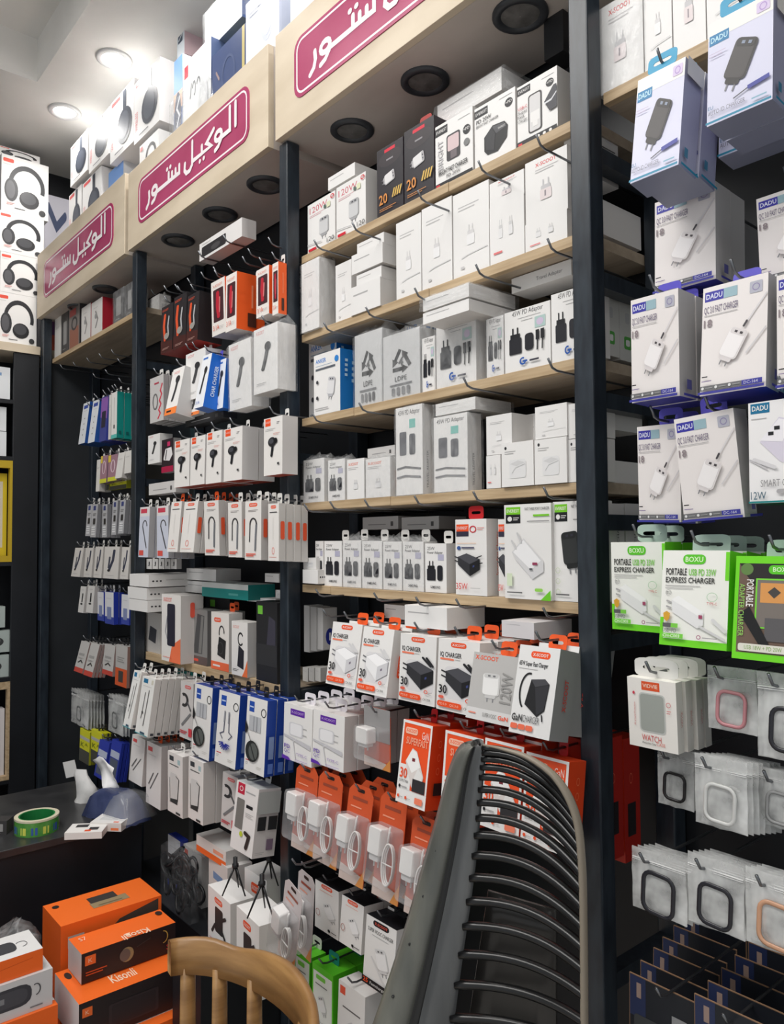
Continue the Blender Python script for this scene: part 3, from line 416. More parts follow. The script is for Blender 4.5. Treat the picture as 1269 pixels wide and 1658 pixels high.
D('teal_flat', 10, 3.4, 7, lambda p: (p.rect(0, 2.2, 10, 3.4, (210, 214, 212)), p.micro(6, .8, 2, (90, 170, 165), 1, .3, .5)), (40, 140, 136), (34, 120, 116), (196, 204, 202))
def dst(p): p.rect(.5, 16.4, 1.9, 17.8, (40, 110, 150)); p.rect(3, 16.4, 3.6, 17.8, (210, 206, 190)); p.micro(.6, 15.4, 2.6, GR, 1); p.line([(1.6, 13.4), (1.4, 8), (1.2, 5)], .22, (110, 108, 108)); p.line([(2.7, 14.4), (2.5, 9), (2.2, 3)], .22, (110, 108, 108)); p.ell(1.5, 7, .25, .5, (60, 60, 62)); p.rect(1.6, .4, 3, 1, (60, 90, 110)); p.rect(0, 0, 4, .25, (60, 150, 160)); p.face = 'S'; p.rect(.6, .5, 1.8, 1.3, (60, 64, 70))
D('pencil_blue', 4, 18.4, 2.4, dst, (234, 233, 230), (198, 194, 190), bot=(60, 120, 124))
def dpr(p): p.rect(.4, 14.6, 1.6, 15.8, (220, 90, 90)); p.micro(.6, 13.6, 2, GR, 1); p.line([(3.2, 9.6), (1.2, 4.4)], .24, (100, 98, 98)); p.line([(2, 9), (.8, 5.6)], .24, (100, 98, 98))
D('pencil_red', 4, 17, 2.4, dpr, (230, 226, 224), (184, 178, 176))
def dcb(p): pill(p, 2.6, 13.6, 2.2, .9, (214, 80, 80)); p.ring(1.4, 10.4, 1.2, 1.5, .8, (44, 44, 46), -120, 120); p.line([(2.6, 10), (3.8, 8)], .5, (90, 90, 92)); p.line([(3.8, 7), (1, 3.6)], .6, (120, 120, 122)); p.micro(.3, 1.8, 2.6, (200, 70, 80), 2, .5, .3); p.rect(3.4, 1, 4.6, 3.2, (206, 60, 70))
D('aux_cable', 4.6, 15.4, 2.4, dcb, (206, 202, 200), (180, 176, 174))
BLU = (30, 64, 150)
def dnb(p, art):
    p.rect(.8, 13.6, 2.4, 16, (40, 80, 170)); p.micro(1, 14.6, 1.2, (200, 214, 240), 1, .3, .3); p.ring(5.4, 14, .7, .9, .2, (44, 44, 46)); p.micro(.5, 2.4, 1.4, (206, 60, 66), 1, .4, .2); p.micro(.5, 1.9, .8, GR, 2); p.micro(4, 1.6, 1.6, (200, 196, 190), 2)
    if art:
        p.line([(2.4, 12.4), (2.3, 7.6), (1.2, 7), (2, 6)], .2, (70, 74, 100)); p.line([(3.7, 12.4), (3.9, 7.8), (4.9, 7.2), (4, 6.2)], .2, (70, 74, 100)); p.line([(2.4, 12.4), (2.35, 10)], .35, (150, 152, 160)); p.line([(3.7, 12.4), (3.75, 10)], .35, (150, 152, 160))
        for k in range(9):
            a = math.radians(200 + k * 17.5); p.line([(3.1 + .7 * math.cos(a), 5.4 + .7 * math.sin(a)), (3.1 + 1.9 * math.cos(a), 5.6 + 1.9 * math.sin(a))], .3, (44, 54, 150))
    else:
        p.rect(1.1, 9.4, 4.8, 12.8, (186, 188, 192)); p.line([(2.6, 12.6), (2.6, 9.6)], .3, (150, 152, 158)); p.line([(3.6, 12.6), (3.6, 9.6)], .3, (150, 152, 158)); p.poly([(0, 11.6), (1, 9.8), (.4, 8.4), (0, 8.8)], (40, 40, 42)); p.line([(.8, 9), (2.4, 6.4)], .14, (90, 90, 92)); p.ell(2.6, 4.8, 2.1, 2.4, (44, 46, 46)); p.ell(3, 4.8, 1.4, 1.9, (92, 96, 94)); p.line([(2, 6.4), (3.6, 3.2)], .3, (44, 46, 46))
    p.face = 'S'; p.rect(.6, 4, 2.4, 9, (120, 140, 180)); p.rect(.6, .8, 2.4, 3, (90, 120, 190))
D('neckband_pod', 6.4, 17, 3.4, lambda p: dnb(p, False), (232, 230, 228), BLU, BLU); D('neckband_coil', 6.4, 17, 3.4, lambda p: dnb(p, True), (232, 230, 228), BLU, BLU)
def drz(p): p.rect(.5, 15, 1.7, 16.4, (60, 64, 70)); p.rect(2.8, 14.6, 3.5, 16, (170, 196, 200)); p.micro(.5, 13.8, 2.6, (100, 98, 98), 1, .4, .3); p.rr(.8, 3, 2.8, 11.6, .4, (214, 212, 210)); p.poly([(.8, 3), (2.8, 3), (2.8, 4.6), (.8, 4)], (52, 50, 50)); p.line([(2.8, 4), (3.2, 10.4), (2.4, 11)], .2, (52, 50, 50)); p.line([(.7, 3), (.6, 10)], .12, (150, 148, 148)); p.rect(2.4, .4, 3.6, 1, (60, 58, 58))
D('tall_white_dark', 4.2, 17.4, 5, drz, (232, 228, 225), (196, 190, 186))
def dhd(p):
    p.rect(.6, 12.4, 2.8, 14.8, (190, 40, 66)); p.ring(1.7, 13.6, .5, .5, .15, WH); p.micro(3.2, 13.2, 3, GR, 1, .4, .3); p.rr(.8, 4.8, 3.2, 11.4, .2, (120, 116, 112)); p.micro(3.8, 10, 2, BK, 1, .4, .7); p.micro(3.8, 8.8, 2.4, GR, 3); p.line([(5, 1.6), (5.6, 4.2), (4.4, 4.6)], .9, (56, 46, 44)); p.ell(3.2, 4, .5, .6, (190, 200, 60)); p.face = 'S'; p.rect(0, 9.6, 6, 14.4, (170, 172, 170)); p.rect(.4, 6, 2.6, 9, (40, 40, 42)); p.rect(3.2, 6, 5.6, 9, (40, 40, 42)); p.rect(3.2, 1.6, 5, 4, (120, 100, 120)); p.micro(.4, 1.2, 2.4, GR, 2)
D('phone_holder', 7, 15, 6, dhd, (228, 222, 220), (206, 200, 198), (196, 198, 196))
D('white_orange_edge', 12, 3, 8, lambda p: (p.rect(0, 0, 12, 1.1, (240, 110, 50)), p.rect(7, 1.5, 11, 2.2, (236, 160, 130))), (226, 222, 218), (210, 206, 203), (214, 213, 211), bot=(240, 110, 50))
def dmt(p): pill(p, 3.8, 8, 2.8, 1); p.rr(2.6, 3, 5.4, 7.4, .4, (46, 48, 50)); p.line([(2.6, 4), (1.6, 2.6)], .6, (46, 48, 50)); p.line([(5.4, 6), (6.4, 6.6)], .6, (46, 48, 50)); p.line([(5.2, 4), (6.2, 3)], .6, (46, 48, 50)); p.micro(.8, 1.2, 2.6, (214, 90, 90), 1); p.micro(.8, .8, 1.6, BK)
D('mount_white', 8, 10, 8, dmt, (234, 232, 230), (222, 219, 216))
def dhh(p): p.rr(.6, 16.2, 4.6, 17.4, .4, (226, 80, 60)); p.micro(.6, 15.4, 3, GR, 1); p.head(9, 9, 6.2); p.micro(5, 1.6, 4, (80, 80, 82), 1, .4, .24); p.micro(2, 3, 3, (230, 180, 176), 2, .5, .3); p.ell(15.6, 2, 1.3, 1, (56, 56, 58))
D('headphone_box', 18, 18.5, 8, dhh, (234, 232, 230), (210, 208, 208))
def dho(p): p.rr(.6, 19, 4.8, 20.4, .4, (226, 90, 90)); p.text(1.6, 4, 1.1, 'WIRELESS', (226, 130, 134), 10, rot=math.pi / 2); p.rect(6, 14, 7.6, 20.6, (60, 66, 76)); p.ell(6.8, 8.6, 3.4, 6, (54, 60, 72)); p.ell(6.6, 8.8, 2.4, 4.6, (74, 80, 92)); p.micro(2.4, 1.4, 4, (120, 120, 124), 1, .5, .4)
D('headphone_oval', 11, 21, 8, dho, (232, 231, 230), (216, 214, 214))
def dw7(p): p.rect(.4, 9.6, 2, 11.4, (206, 60, 76)); p.ring(4.4, 7, .6, 1, .3, (70, 74, 80), -90, 170); p.ring(6.2, 7, .6, 1, .3, (70, 74, 80), -90, 170); p.line([(3, 6), (3.4, 8)], .3, (70, 74, 80)); p.ell(8, 4.4, 2, 3, (206, 208, 210)); p.ell(8, 4.4, 1.4, 2.2, (190, 192, 194))
D('earset_white', 11, 12, 6, dw7, (226, 228, 228), (90, 110, 160))
D('navy_box', 14, 12, 6, lambda p: (p.rect(12.6, 0, 13.6, 12, (190, 174, 110)), p.ring(7, 6, 2.6, 3.2, .5, (70, 84, 120)), p.line([(2, 8), (3.2, 6.4)], .5, (150, 130, 130))), (56, 72, 112), (48, 60, 96), (186, 170, 110))
D('pale_headphone', 16, 18, 6, lambda p: (p.ell(10.4, 10.6, 3, 4.2, (184, 190, 208)), p.ell(10.4, 10.6, 2.1, 3.1, (200, 205, 222)), p.rect(9.8, 14.4, 11, 18, (186, 192, 210)), p.micro(1.4, 15, 6, (170, 178, 196), 2, .6, .4)), (214, 218, 230), (190, 196, 212))
D('tall_pink', 4, 18, 8, lambda p: (p.rect(.6, 5, 3, 12, (50, 70, 90)), p.line([(1, 6), (2.6, 7.4), (1, 9), (2.6, 10.6)], .5, (210, 214, 220)), p.rect(0, 16, 4, 18, (70, 120, 190))), (214, 222, 228), (232, 202, 206), (226, 120, 130))
D('blue_print', 5, 14, 7, lambda p: (p.rect(0, 9, 5, 14, (120, 160, 220)), p.rect(0, 6.4, 5, 9, (206, 170, 150)), p.ell(2.4, 5, 2, 4, (44, 56, 84)), p.line([(2, 4), (3.4, 5.4), (1.8, 6.6), (3.4, 8)], .5, (220, 224, 230))), (86, 110, 160), (220, 222, 226))
D('ring_white', 8, 9, 6, lambda p: (p.ring(4.8, 4.6, 1.9, 2.6, .7, (56, 56, 60)), p.ell(3.2, 2.6, .7, .7, (70, 70, 74)), p.rect(.4, 7.4, 1.4, 8.4, (220, 130, 130))), (230, 229, 228), (210, 210, 210))
D('cartoon_print', 12, 26, 5, lambda p: (p.ell(8, 14.6, 4, 4.4, (178, 190, 110)), p.ell(4.6, 5, 3.4, 3.6, (110, 72, 120)), p.line([(2, 24), (6, 21), (10, 23)], 1.6, (70, 80, 110)), p.ell(5, 2, 2, 1.4, (200, 96, 80))), (206, 204, 214), (190, 190, 200))
# small hanging goods of bay A
def bw(p, blue): p.rect(.5, 14, 2.4, 15.4, (44, 70, 160)); p.micro(.8, 13, 1.4, GR, 1); [p.ell(1.5, 10 - 2.2 * k, .22, .3, (150, 146, 140)) for k in range(4)]
D('cable_blue_side', 3, 16.4, 4, lambda p: bw(p, 1), (226, 228, 232), (34, 78, 150), (34, 78, 150))
D('cable_purple', 3, 16.4, 3, lambda p: (p.poly([(0, 9), (3, 8), (3, 16), (0, 16)], (140, 90, 170)), p.rr(.6, 5, 2.4, 11, .3, (40, 34, 52))), (60, 66, 140), (50, 60, 140))
D('cable_teal_side', 3, 17, 3.2, lambda p: (p.line([(1.6, 15), (1.4, 5)], .16, (170, 168, 160)), p.rr(1.2, 3.6, 1.9, 5, .2, (60, 64, 66)), p.rect(0, 0, 3, 1.4, (90, 190, 180)), p.__setattr__('face', 'S'), p.rect(.8, 1.4, 2, 2.6, (20, 90, 90))), (232, 230, 226), (20, 136, 128), (20, 136, 128))
D('packet_pink', 3.4, 13, 2, lambda p: (p.rect(0, 0, 3.4, 2, (206, 206, 60)), p.ring(1.8, 7.4, .7, 3, .3, (226, 206, 214)), p.rect(0, 9.6, 1, 13, (224, 196, 70))), (160, 120, 134), (120, 96, 110))
D('packet_white', 3.4, 12, 2.4, lambda p: p.micro(.6, 9, 2, GR, 2), (222, 219, 214), (180, 176, 172))
D('packet_grey', 3.2, 13, 2, lambda p: (p.rect(.7, 10.6, 2.2, 12.4, (52, 64, 120)), p.micro(.7, 9, 1.8, (120, 120, 122), 2, .6, .4), p.rr(1, 5, 2.4, 7.4, .2, (44, 44, 48)), [p.rect(.6, 1 + k * .9, 2.6, 1.5 + k * .9, (232, 232, 234)) for k in range(4)]), (178, 178, 182), (122, 122, 126))
D('packet_cable', 3.6, 12, 2, lambda p: (p.line([(2.4, 10.6), (2.2, 7), (1.4, 3.4)], .6, (56, 62, 84)), p.line([(1.4, 8), (1.2, 4)], .4, (70, 74, 90)), p.ell(1.3, 3, .35, .45, (36, 36, 40)), p.micro(.6, 1.2, 2, GR, 1)), (216, 212, 208), (176, 172, 168))
D('packet_black_stick', 3, 12, 2, lambda p: (p.line([(1.6, 8.6), (1.6, 5)], .6, (40, 40, 42)), p.ell(1.5, 4, .6, .4, (40, 40, 42)), p.micro(.8, 10.4, 1.4, GR, 1)), (222, 219, 216), (176, 172, 170))
D('packet_blue', 3.2, 13, 2.4, lambda p: (p.rect(0, 0, 3.2, 3, (60, 74, 160)), p.rr(.8, 2, 2.4, 7, .2, (130, 140, 180)), p.micro(.6, 10.4, 1.8, GR, 1)), (222, 222, 226), (38, 56, 156), (38, 56, 156))
D('bag_red_foot', 4, 13, 1.2, lambda p: (p.rect(0, 0, 4, 2, (196, 74, 62)), p.line([(1, 4), (2, 5), (2.8, 4.2)], .5, (60, 58, 58)), p.rect(.6, 7, 3, 8, (160, 158, 156)), p.micro(.6, 6, 2.4, (120, 118, 118), 2)), (196, 193, 190), (140, 120, 116))
D('bag_orange_foot', 5, 16, 1.2, lambda p: (p.rect(0, 0, 5, 7, (214, 92, 50)), p.rect(1.4, 1.6, 3.4, 6, (70, 66, 64)), p.micro(.8, 11, 3, (150, 148, 146), 3, .8, .4)), (190, 187, 184), (150, 120, 110))
D('card_yellow', 4.4, 14, 1, lambda p: (p.rect(0, 9.6, 4.4, 11, (190, 190, 186)), p.text(.5, 6.4, 2, 'K', (120, 130, 20), 1.6, bold=True), p.rect(0, 0, 4.4, 5.4, (72, 74, 66)), p.text(2.4, 7.4, 1.4, 'A', (120, 130, 20), 1.4)), (222, 220, 40), (160, 160, 40))
D('card_blue', 4.4, 15, 1.4, lambda p: (p.rect(.5, 1.4, 3.9, 8, (90, 98, 116)), p.rect(.3, 8.4, 4.1, 11, (190, 198, 220))), (48, 64, 170), (40, 54, 150))
D('k_orange', 30, 14, 16, lambda p: (p.rect(2, 9.4, 6.6, 11.6, (190, 186, 180)), p.poly([(12, 9.4), (17, 12), (29, 13.6), (29, 11.4), (20, 9)], (70, 62, 56)), p.__setattr__('face', 'T'), p.rect(11, 4.6, 22, 8.4, (150, 132, 100)), p.rect(11.4, 8, 19.6, 12, (60, 56, 54)), p.ell(2.6, 12.6, 1, 1, (40, 36, 34)), p.rect(12.8, 5.4, 20, 5.8, (120, 104, 78))), (240, 104, 34), (226, 96, 30), (242, 112, 40))
def dk2(p): p.rect(1, 5.4, 4, 8.4, (236, 110, 50)); p.text(2.5, 6.2, 1.4, 'K', (250, 200, 170), 1.4, 'c'); p.micro(1.2, 3, 6, (190, 80, 40), 2, .8, .4); p.ell(13, 4.6, 2, 2.4, (150, 134, 96)); p.ell(12.4, 4.6, 1.6, 2, (104, 94, 88)); p.ring(24, 6.2, 1.4, 2, .3, (190, 160, 80), -90, 90); p.line([(16, 6), (20, 7.4)], .3, (60, 56, 54)); p.text(25, 1.6, 1.8, 'S7', (206, 60, 60), 2.4); p.face = 'T'; p.text(16, 1.6, 2.2, 'Kisonli', (250, 214, 186), 8, 'c', rot=math.pi, bold=True); p.poly([(13, 2), (15, 2), (14, .6)], (250, 214, 186)); p.ell(26.4, 6.2, 1, 1, (44, 40, 38)); p.text(2, 5, 1.6, 'S7', (250, 214, 186), 2)
D('k_black', 28, 9.6, 8, dk2, (42, 34, 34), (206, 204, 204), (242, 110, 40))
def dk3(p): p.rect(1, 9, 4, 12, (236, 110, 50)); p.text(2.5, 9.8, 1.4, 'K', (250, 200, 170), 1.4, 'c'); p.rr(9, 2, 25, 10, .6, (54, 46, 48)); p.rr(10, 2.6, 24, 9.4, .5, (46, 40, 42)); p.face = 'T'; p.text(16, 2, 2.2, 'Kisonli', (250, 214, 186), 9, 'c', bold=True); p.ell(2.6, 8, 1, 1, (44, 40, 38))
D('k_black_big', 34, 14, 10, dk3, (40, 34, 35), (214, 212, 212), (242, 110, 40))
def dsp(p): p.rr(3, 3, 17, 10, 2.6, (62, 62, 68)); p.rr(4, 4, 16, 9, 2, (74, 74, 80)); p.rect(8.6, 5.6, 10.6, 7.4, (130, 130, 134)); p.ring(18, 7, 1, 1.8, .3, (70, 70, 74), -90, 120); p.micro(16.6, 1.4, 3, (120, 120, 122), 1, .5, .4)
D('speaker_grey', 22, 12, 10, dsp, (204, 203, 204), (214, 212, 212), (206, 205, 205)); D('speaker_orange', 22, 9, 10, lambda p: (p.line([(8, 5), (19, 6.4)], .14, (200, 80, 30)), p.__setattr__('face', 'T'), p.rr(2, 2.4, 16, 7, 1.6, (66, 66, 70)), p.rect(7, 3.6, 9, 5.4, (140, 140, 142)), p.ring(17.6, 4.6, 1.6, 1.2, .2, (80, 80, 84), -90, 140)), (240, 104, 36), (226, 224, 222), (224, 223, 222))
D('speaker_plain', 20, 8, 10, lambda p: (p.__setattr__('face', 'T'), p.rect(5, 2, 20, 9, (228, 226, 224))), (240, 104, 36), (222, 84, 30), (240, 108, 40))
D('white_logo', 12, 9, 6, lambda p: (p.micro(3, 6.6, 6, (120, 150, 190), 1, .4, .8), p.rr(4, 1.6, 8, 5, .8, (190, 206, 220)), p.micro(2, 1, 4, GR, 1)), (226, 228, 230), (200, 202, 204))
D('grey_watch_box', 12, 9, 6, lambda p: (p.ell(6.4, 4.4, 3, 2, (60, 62, 62)), p.ell(6.4, 5, 2, 1.4, (96, 98, 98)), p.rect(4.6, 6.6, 8, 7.6, (44, 46, 46))), (176, 186, 182), (150, 160, 156))
D('plain_lilac', 12, 14, 6, lambda p: p.micro(2, 11, 5, (190, 186, 190), 1, .4, .3), (214, 210, 212), (190, 188, 190))
D('yellow_frame_box', 20, 20, 4, lambda p: (p.rect(3, 2, 18, 18, (206, 196, 178)), p.ell(11, 9, 2, 2, (110, 100, 90)), p.micro(5, 14, 8, (150, 140, 120), 2, 1, .5)), (208, 182, 40), (190, 164, 30))
D('dark_card', 10.5, 13.5, .25, lambda p: (p.rect(.12, .12, 10.38, 13.4, (26, 29, 36)), p.rect(.12, 8, 2.6, 13.4, (36, 46, 80)), p.rect(1.2, 10.6, 1.9, 12.6, (150, 128, 118)), p.rr(.8, .6, 8, 8.4, .5, (60, 62, 64)), p.rect(6.6, 8.8, 8.8, 10.4, (150, 150, 152)), p.micro(2, 6.8, 4, (190, 192, 194), 2, .6, .2)), (128, 100, 78), (120, 94, 74), (150, 118, 92))
D('dark_shelf_box', 5, 9, 4, lambda p: (p.rr(1.4, 2, 3.8, 7, .3, (150, 148, 146)), p.micro(1, 1, 2, GR)), (60, 58, 58), (70, 68, 68))
D('picture_box', 5, 10, 4, lambda p: (p.rect(.4, 0, 4.6, 5, (150, 90, 66)), p.ring(2.6, 6, 1.2, 1.4, .5, (40, 38, 38)), p.rect(.4, 8, 3.4, 9.6, (170, 70, 66))), (120, 112, 108), (56, 54, 56))
D('white_red_side', 5, 10, 6, lambda p: (p.line([(2, 7), (3, 4.6), (2, 2.4)], .4, (120, 116, 116)), p.micro(1, 8, 2, GR), p.ell(2.2, 5.6, .6, .8, (150, 148, 148))), (222, 218, 214), (160, 30, 46), (160, 30, 46))
D('black_pink', 6, 9, 4, lambda p: (p.poly([(1, 4), (2, 6.4), (5, 6.6), (5.6, 4.6), (4, 3), (1, 3.4)], (232, 228, 228)), p.line([(2.6, 6), (2, 3.6)], .4, (40, 38, 40)), p.rect(3, 7, 4.4, 8.2, (200, 50, 100)), p.rect(0, 0, 6, 1.6, (170, 30, 70))), (46, 36, 42), (150, 146, 146))
D('red_letter_bag', 6, 12, 2, lambda p: (p.line([(3.6, .8), (4.6, 2), (3.9, 3), (4.9, 4.4), (4.2, 5.4), (5.2, 7), (4.6, 8), (5.4, 9.6)], .5, (206, 60, 80)), p.ring(2.4, 5.4, 1, 2, .4, (110, 108, 108)), p.micro(2, 10, 2, (180, 60, 80), 1, .4, .4)), (200, 197, 195), (170, 166, 166))
D('light_grey_long', 12, 4, 5, lambda p: (p.micro(2, 1.4, 6, (150, 148, 148), 1, .3, .3), p.rect(9.6, 1, 10.4, 2.4, (90, 88, 88))), (208, 205, 203), (188, 184, 182))
D('black_window_long', 14, 3.6, 4, lambda p: (p.rr(.8, .5, 9, 2.6, .3, (44, 42, 44)), p.ell(5.6, 1.4, 1.6, .6, (70, 68, 70)), p.micro(1, 3, 3, GR)), (222, 219, 217), (196, 193, 191))
def oval_stamp(p): p.face = 'S'; p.ell(2, 4, 1.2, 2.6, (36, 46, 130)); p.rect(1.8, 2.8, 2.2, 5.2, WH)
D('white_oval_logo', 4, 13, 4, oval_stamp, (196, 194, 192), (190, 188, 186))
def redside(p): p.face = 'S'; p.rect(1.4, 3, 5, 7, (36, 32, 34)); p.ring(3, 10, .6, .6, .1, (230, 120, 90))
D('red_side_box', 6, 15, 7, redside, (200, 50, 30), (170, 36, 28))
D('label_white', 6, 9, 8, lambda p: (p.__setattr__('face', 'S'), p.ell(5.4, 7.4, 1.4, .5, (206, 204, 204)), [p.rect(2 + k * .5, 1, 2.2 + k * .5, 4.2, (150, 148, 148)) for k in range(6)], p.micro(3, 5.6, 4, (90, 88, 88), 2, .5, .2)), (220, 217, 214), (216, 213, 210))
D('green_icon_white', 6, 12, 5, lambda p: (p.__setattr__('face', 'S'), p.rr(1.2, 2.2, 3.4, 4.6, .4, (90, 170, 80)), p.rr(1.7, 2.8, 2.9, 4, .3, WH), p.rr(1.6, 7, 2.8, 9, .3, (190, 190, 190))), (226, 224, 220), (206, 205, 200))
# ------------------------------------------------------------------ unit meshes: tab, film bag, hook
def tabmesh(c, pw=.62):
    v, f = [], []
    o = rrpts(1, 1, .22, 3, .5, .5); i_ = rrpts(pw, .22, .1, 3, .5, .5); n = len(o)
    for y in (0, .0008):
        v += [(x, y, z) for x, z in o]; v += [(x, y, z) for x, z in i_]
    for k in range(n):
        j = (k + 1) % n
        f += [(k, j, n + j, n + k), (2 * n + j, 2 * n + k, 3 * n + k, 3 * n + j), (j, k, 2 * n + k, 2 * n + j), (n + k, n + j, 3 * n + j, 3 * n + k)]
    return mesh(v, f, [M(c)], name='hang_tab')
TABC = dict(orange=(236, 92, 40), white=(222, 220, 216), cyan=(40, 150, 190), blue=(88, 80, 190), frost=(176, 196, 186), red=(190, 30, 36), black=(30, 30, 32), teal=(20, 130, 122), dred=(170, 50, 44), purple=(226, 222, 228))
TABS = {k: tabmesh(c) for k, c in TABC.items()}
def filmmesh(seed, nx=7, nz=9):
    v, f = [], []; R = random.Random(seed); o = Vector((seed * 3.1, 0, 0))
    def sheet(y0, sgn):
        b = len(v)
        for j in range(nz + 1):
            for i in range(nx + 1):
                x, z = i / nx, j / nz; e = min(x, 1 - x) * 4; e = min(1, e)
                n = noise.noise(Vector((x * 5, z * 6, y0 * 7)) + o)
                zz = -.01 + z * 1.12; xx = -.05 + x * 1.1
                if j == nz: zz += n * .16; xx = .5 + (xx - .5) * .9
                v.append((xx + n * .02, y0 + sgn * (.02 + .05 * n) * e if j < nz else .5 + n * .3, zz))
        for j in range(nz):
            for i in range(nx):
                a = b + j * (nx + 1) + i; q = (a, a + 1, a + nx + 2, a + nx + 1); f.append(q if sgn < 0 else q[::-1])
        return b
    a = sheet(-.03, -1); b = sheet(1.03, 1)
    for j in range(nz):
        for i in (0, nx):
            p, q = a + j * (nx + 1) + i, b + j * (nx + 1) + i; g = (p, p + nx + 1, q + nx + 1, q); f.append(g if i == 0 else g[::-1])
    return mesh(v, f, [FILM], smooth=True, name='film_bag')
FILMS = [filmmesh(k + 1) for k in range(4)]
_hk = {}
def hookmesh(L):
    L = round(L, 2)
    if L not in _hk:
        v, f = tube([(0, 0, .02), (0, .012, .004), (0, .026, 0), (0, L, 0)], .0024, 6); _hk[L] = mesh(v, f, [HOOKM], smooth=True, name='hook')
    return _hk[L]
YB = .298
def hook(p, label, group):
    o = link('peg_hook', hookmesh(YB - p.y)); o.location = p; return tag(o, label, 'hook', group)
_hn = {}
def hookpx(u, v, label, group, Y=-.045):
    p = P(u, v, Y); p.z -= .02; _hn[label] = _hn.get(label, 0) + 1; n = _hn[label] - 1
    return hook(p, label + ', %s from the left' % (ORD + ['thirteenth'])[n], group)
# ------------------------------------------------------------------ carton placement
def put(ds, label, loc, w, d, h, rot=(0, 0, 0), name='charger_box', cat='box', group=None, tab=None, taby=.92, film=False, tw=None):
    q = DS[ds]; o = link(name, q['carton']); o.location = loc; o.scale = (w, d, h); o.rotation_euler = rot; tag(o, label, cat, group)
    if q['art']: link('printed_artwork', q['art'], o)
    if tab:
        tw = tw or min(.042, w * .6); t = link('hang_tab', TABS[tab], o); t.scale = (tw / w, 1 / d, .03 / h); t.location = (.5 - tw / 2 / w, taby, .998)
    if film: link('plastic_bag', random.choice(FILMS), o)
    return o
YOFF = 0.
def sit(ds, label, x0, x1, yt, z=None, Y=.02, yb=None, d=None, gap=.0015, rz=0, **k):
    """carton whose front face stands on plane Y: pixel x of its left and right edges, pixel y of its top-left corner; it rests on height z"""
    Y += YOFF; a = P(x0, yt, Y); b = P(x1, yt, Y).x; z = z if z is not None else P(x0, yb, Y).z
    return put(ds, label, (a.x, Y, z), b - a.x - gap, d or DS[ds]['d'], a.z - z, (0, 0, rz), **k)
def hang(ds, label, TL, TRx, BL, Y=-.03, d=None, deep=0, tab='orange', taby=.92, hk=None, roll=0, dl=None, maxt=14, step=None, gapx=.002, **k):
    """carton hanging from a peg hook; corners of its front face give size and lean; deep = more of them behind on the same hook"""
    a = P(TL[0], TL[1], Y); b = PX(BL[0], BL[1], a.x); w = P(TRx, TL[1], Y).x - a.x - gapx
    th = -math.atan2(a.y - b.y, a.z - b.z); th = max(-math.radians(maxt), min(math.radians(maxt), th)); h = (a - b).length; d = d or DS[ds]['d']
    zb = P(BL[0], BL[1], a.y).z if abs(th) >= math.radians(maxt) - 1e-6 else b.z; h = (a.z - zb) / math.cos(th)
    loc = Vector((a.x, a.y + math.sin(th) * h, a.z - math.cos(th) * h)); up = Vector((0, -math.sin(th), math.cos(th)))
    first = None
    for n in range(deep + 1):
        l = loc + Vector((random.uniform(-.002, .002) if n else 0, n * ((step or d) + .003), -.0015 * n))
        if l.y + d > YB - .004: break
        o = put(ds, label if n == 0 else (dl or label + ', %s on its hook' % ORD[n]), l, w, d, h, (th, roll, 0), tab=tab, taby=taby, **k); first = first or o
    if tab:
        t = loc + up * (h + .013) + Vector((w / 2, -.012, -.004)); t.y = min(t.y, Y - .012); hook(t, (hk or 'peg hook of the ') + label, 'peg hooks holding hanging stock')
    return first
SFT, TF = 'side', 'top'
def sidebox(ds, label, xl, xr, yt, yb, X, d=None, rz=0, name='box', cat='box', z=None, **k):
    """carton whose front faces +X on plane X"""
    a = PX(xl, yb, X); b = PX(xr, yb, X); t = PX((xl + xr) / 2, yt, X); z = z if z is not None else a.z
    return put(ds, label, (X, a.y, z), b.y - a.y, d or DS[ds]['d'], t.z - z, (0, 0, math.pi / 2 + rz), name=name, cat=cat, **k)
# ================================================================== SETTING
XL, XR = -4.2, 2.2
bobj('floor', [(-4.6, XR, -4, .32, -.05, 0)], FLOOR)['kind'] = 'structure'
bobj('wall_back', [(-4.6, XR, .3, .34, 0, 3.98)], BLACKP)['kind'] = 'structure'
bobj('wall_left', [(-4.6, -4.52, -4, .3, 0, 3.98)], BLACKP)['kind'] = 'structure'
pc = PZ(60, 133, ZC)
cx0, cy1, cy0, cx1 = pc.x, pc.y, -3.2, 1.6
c = bobj('ceiling', [(-4.6, XR, cy1, .34, ZC, ZC + .02), (-4.6, cx0, cy0, cy1, ZC, ZC + .02), (cx1, XR, cy0, cy1, ZC, ZC + .02), (-4.6, XR, -4, cy0, ZC, ZC + .02),
                     (cx0 - .02, cx1 + .02, cy0 - .02, cy1 + .02, ZC + .2, ZC + .22)], CEIL); c['kind'] = 'structure'
c = bobj('trim_1', [(cx0 - .015, cx0, cy0, cy1, ZC + .0201, ZC + .1999), (cx0 - .015, cx1 + .015, cy1, cy1 + .015, ZC + .0201, ZC + .1999), (cx1, cx1 + .015, cy0, cy1, ZC + .0201, ZC + .1999), (cx0 - .015, cx1 + .015, cy0 - .015, cy0, ZC + .0201, ZC + .1999)], CEIL); c['kind'] = 'structure'
bobj('wall_partition', [(XL - .02, XL, 0.045, .3, 0, 2.69)], SIDEP)['kind'] = 'structure'
EMD = emit('lamp_diffuser', (1, .98, .95), 6)
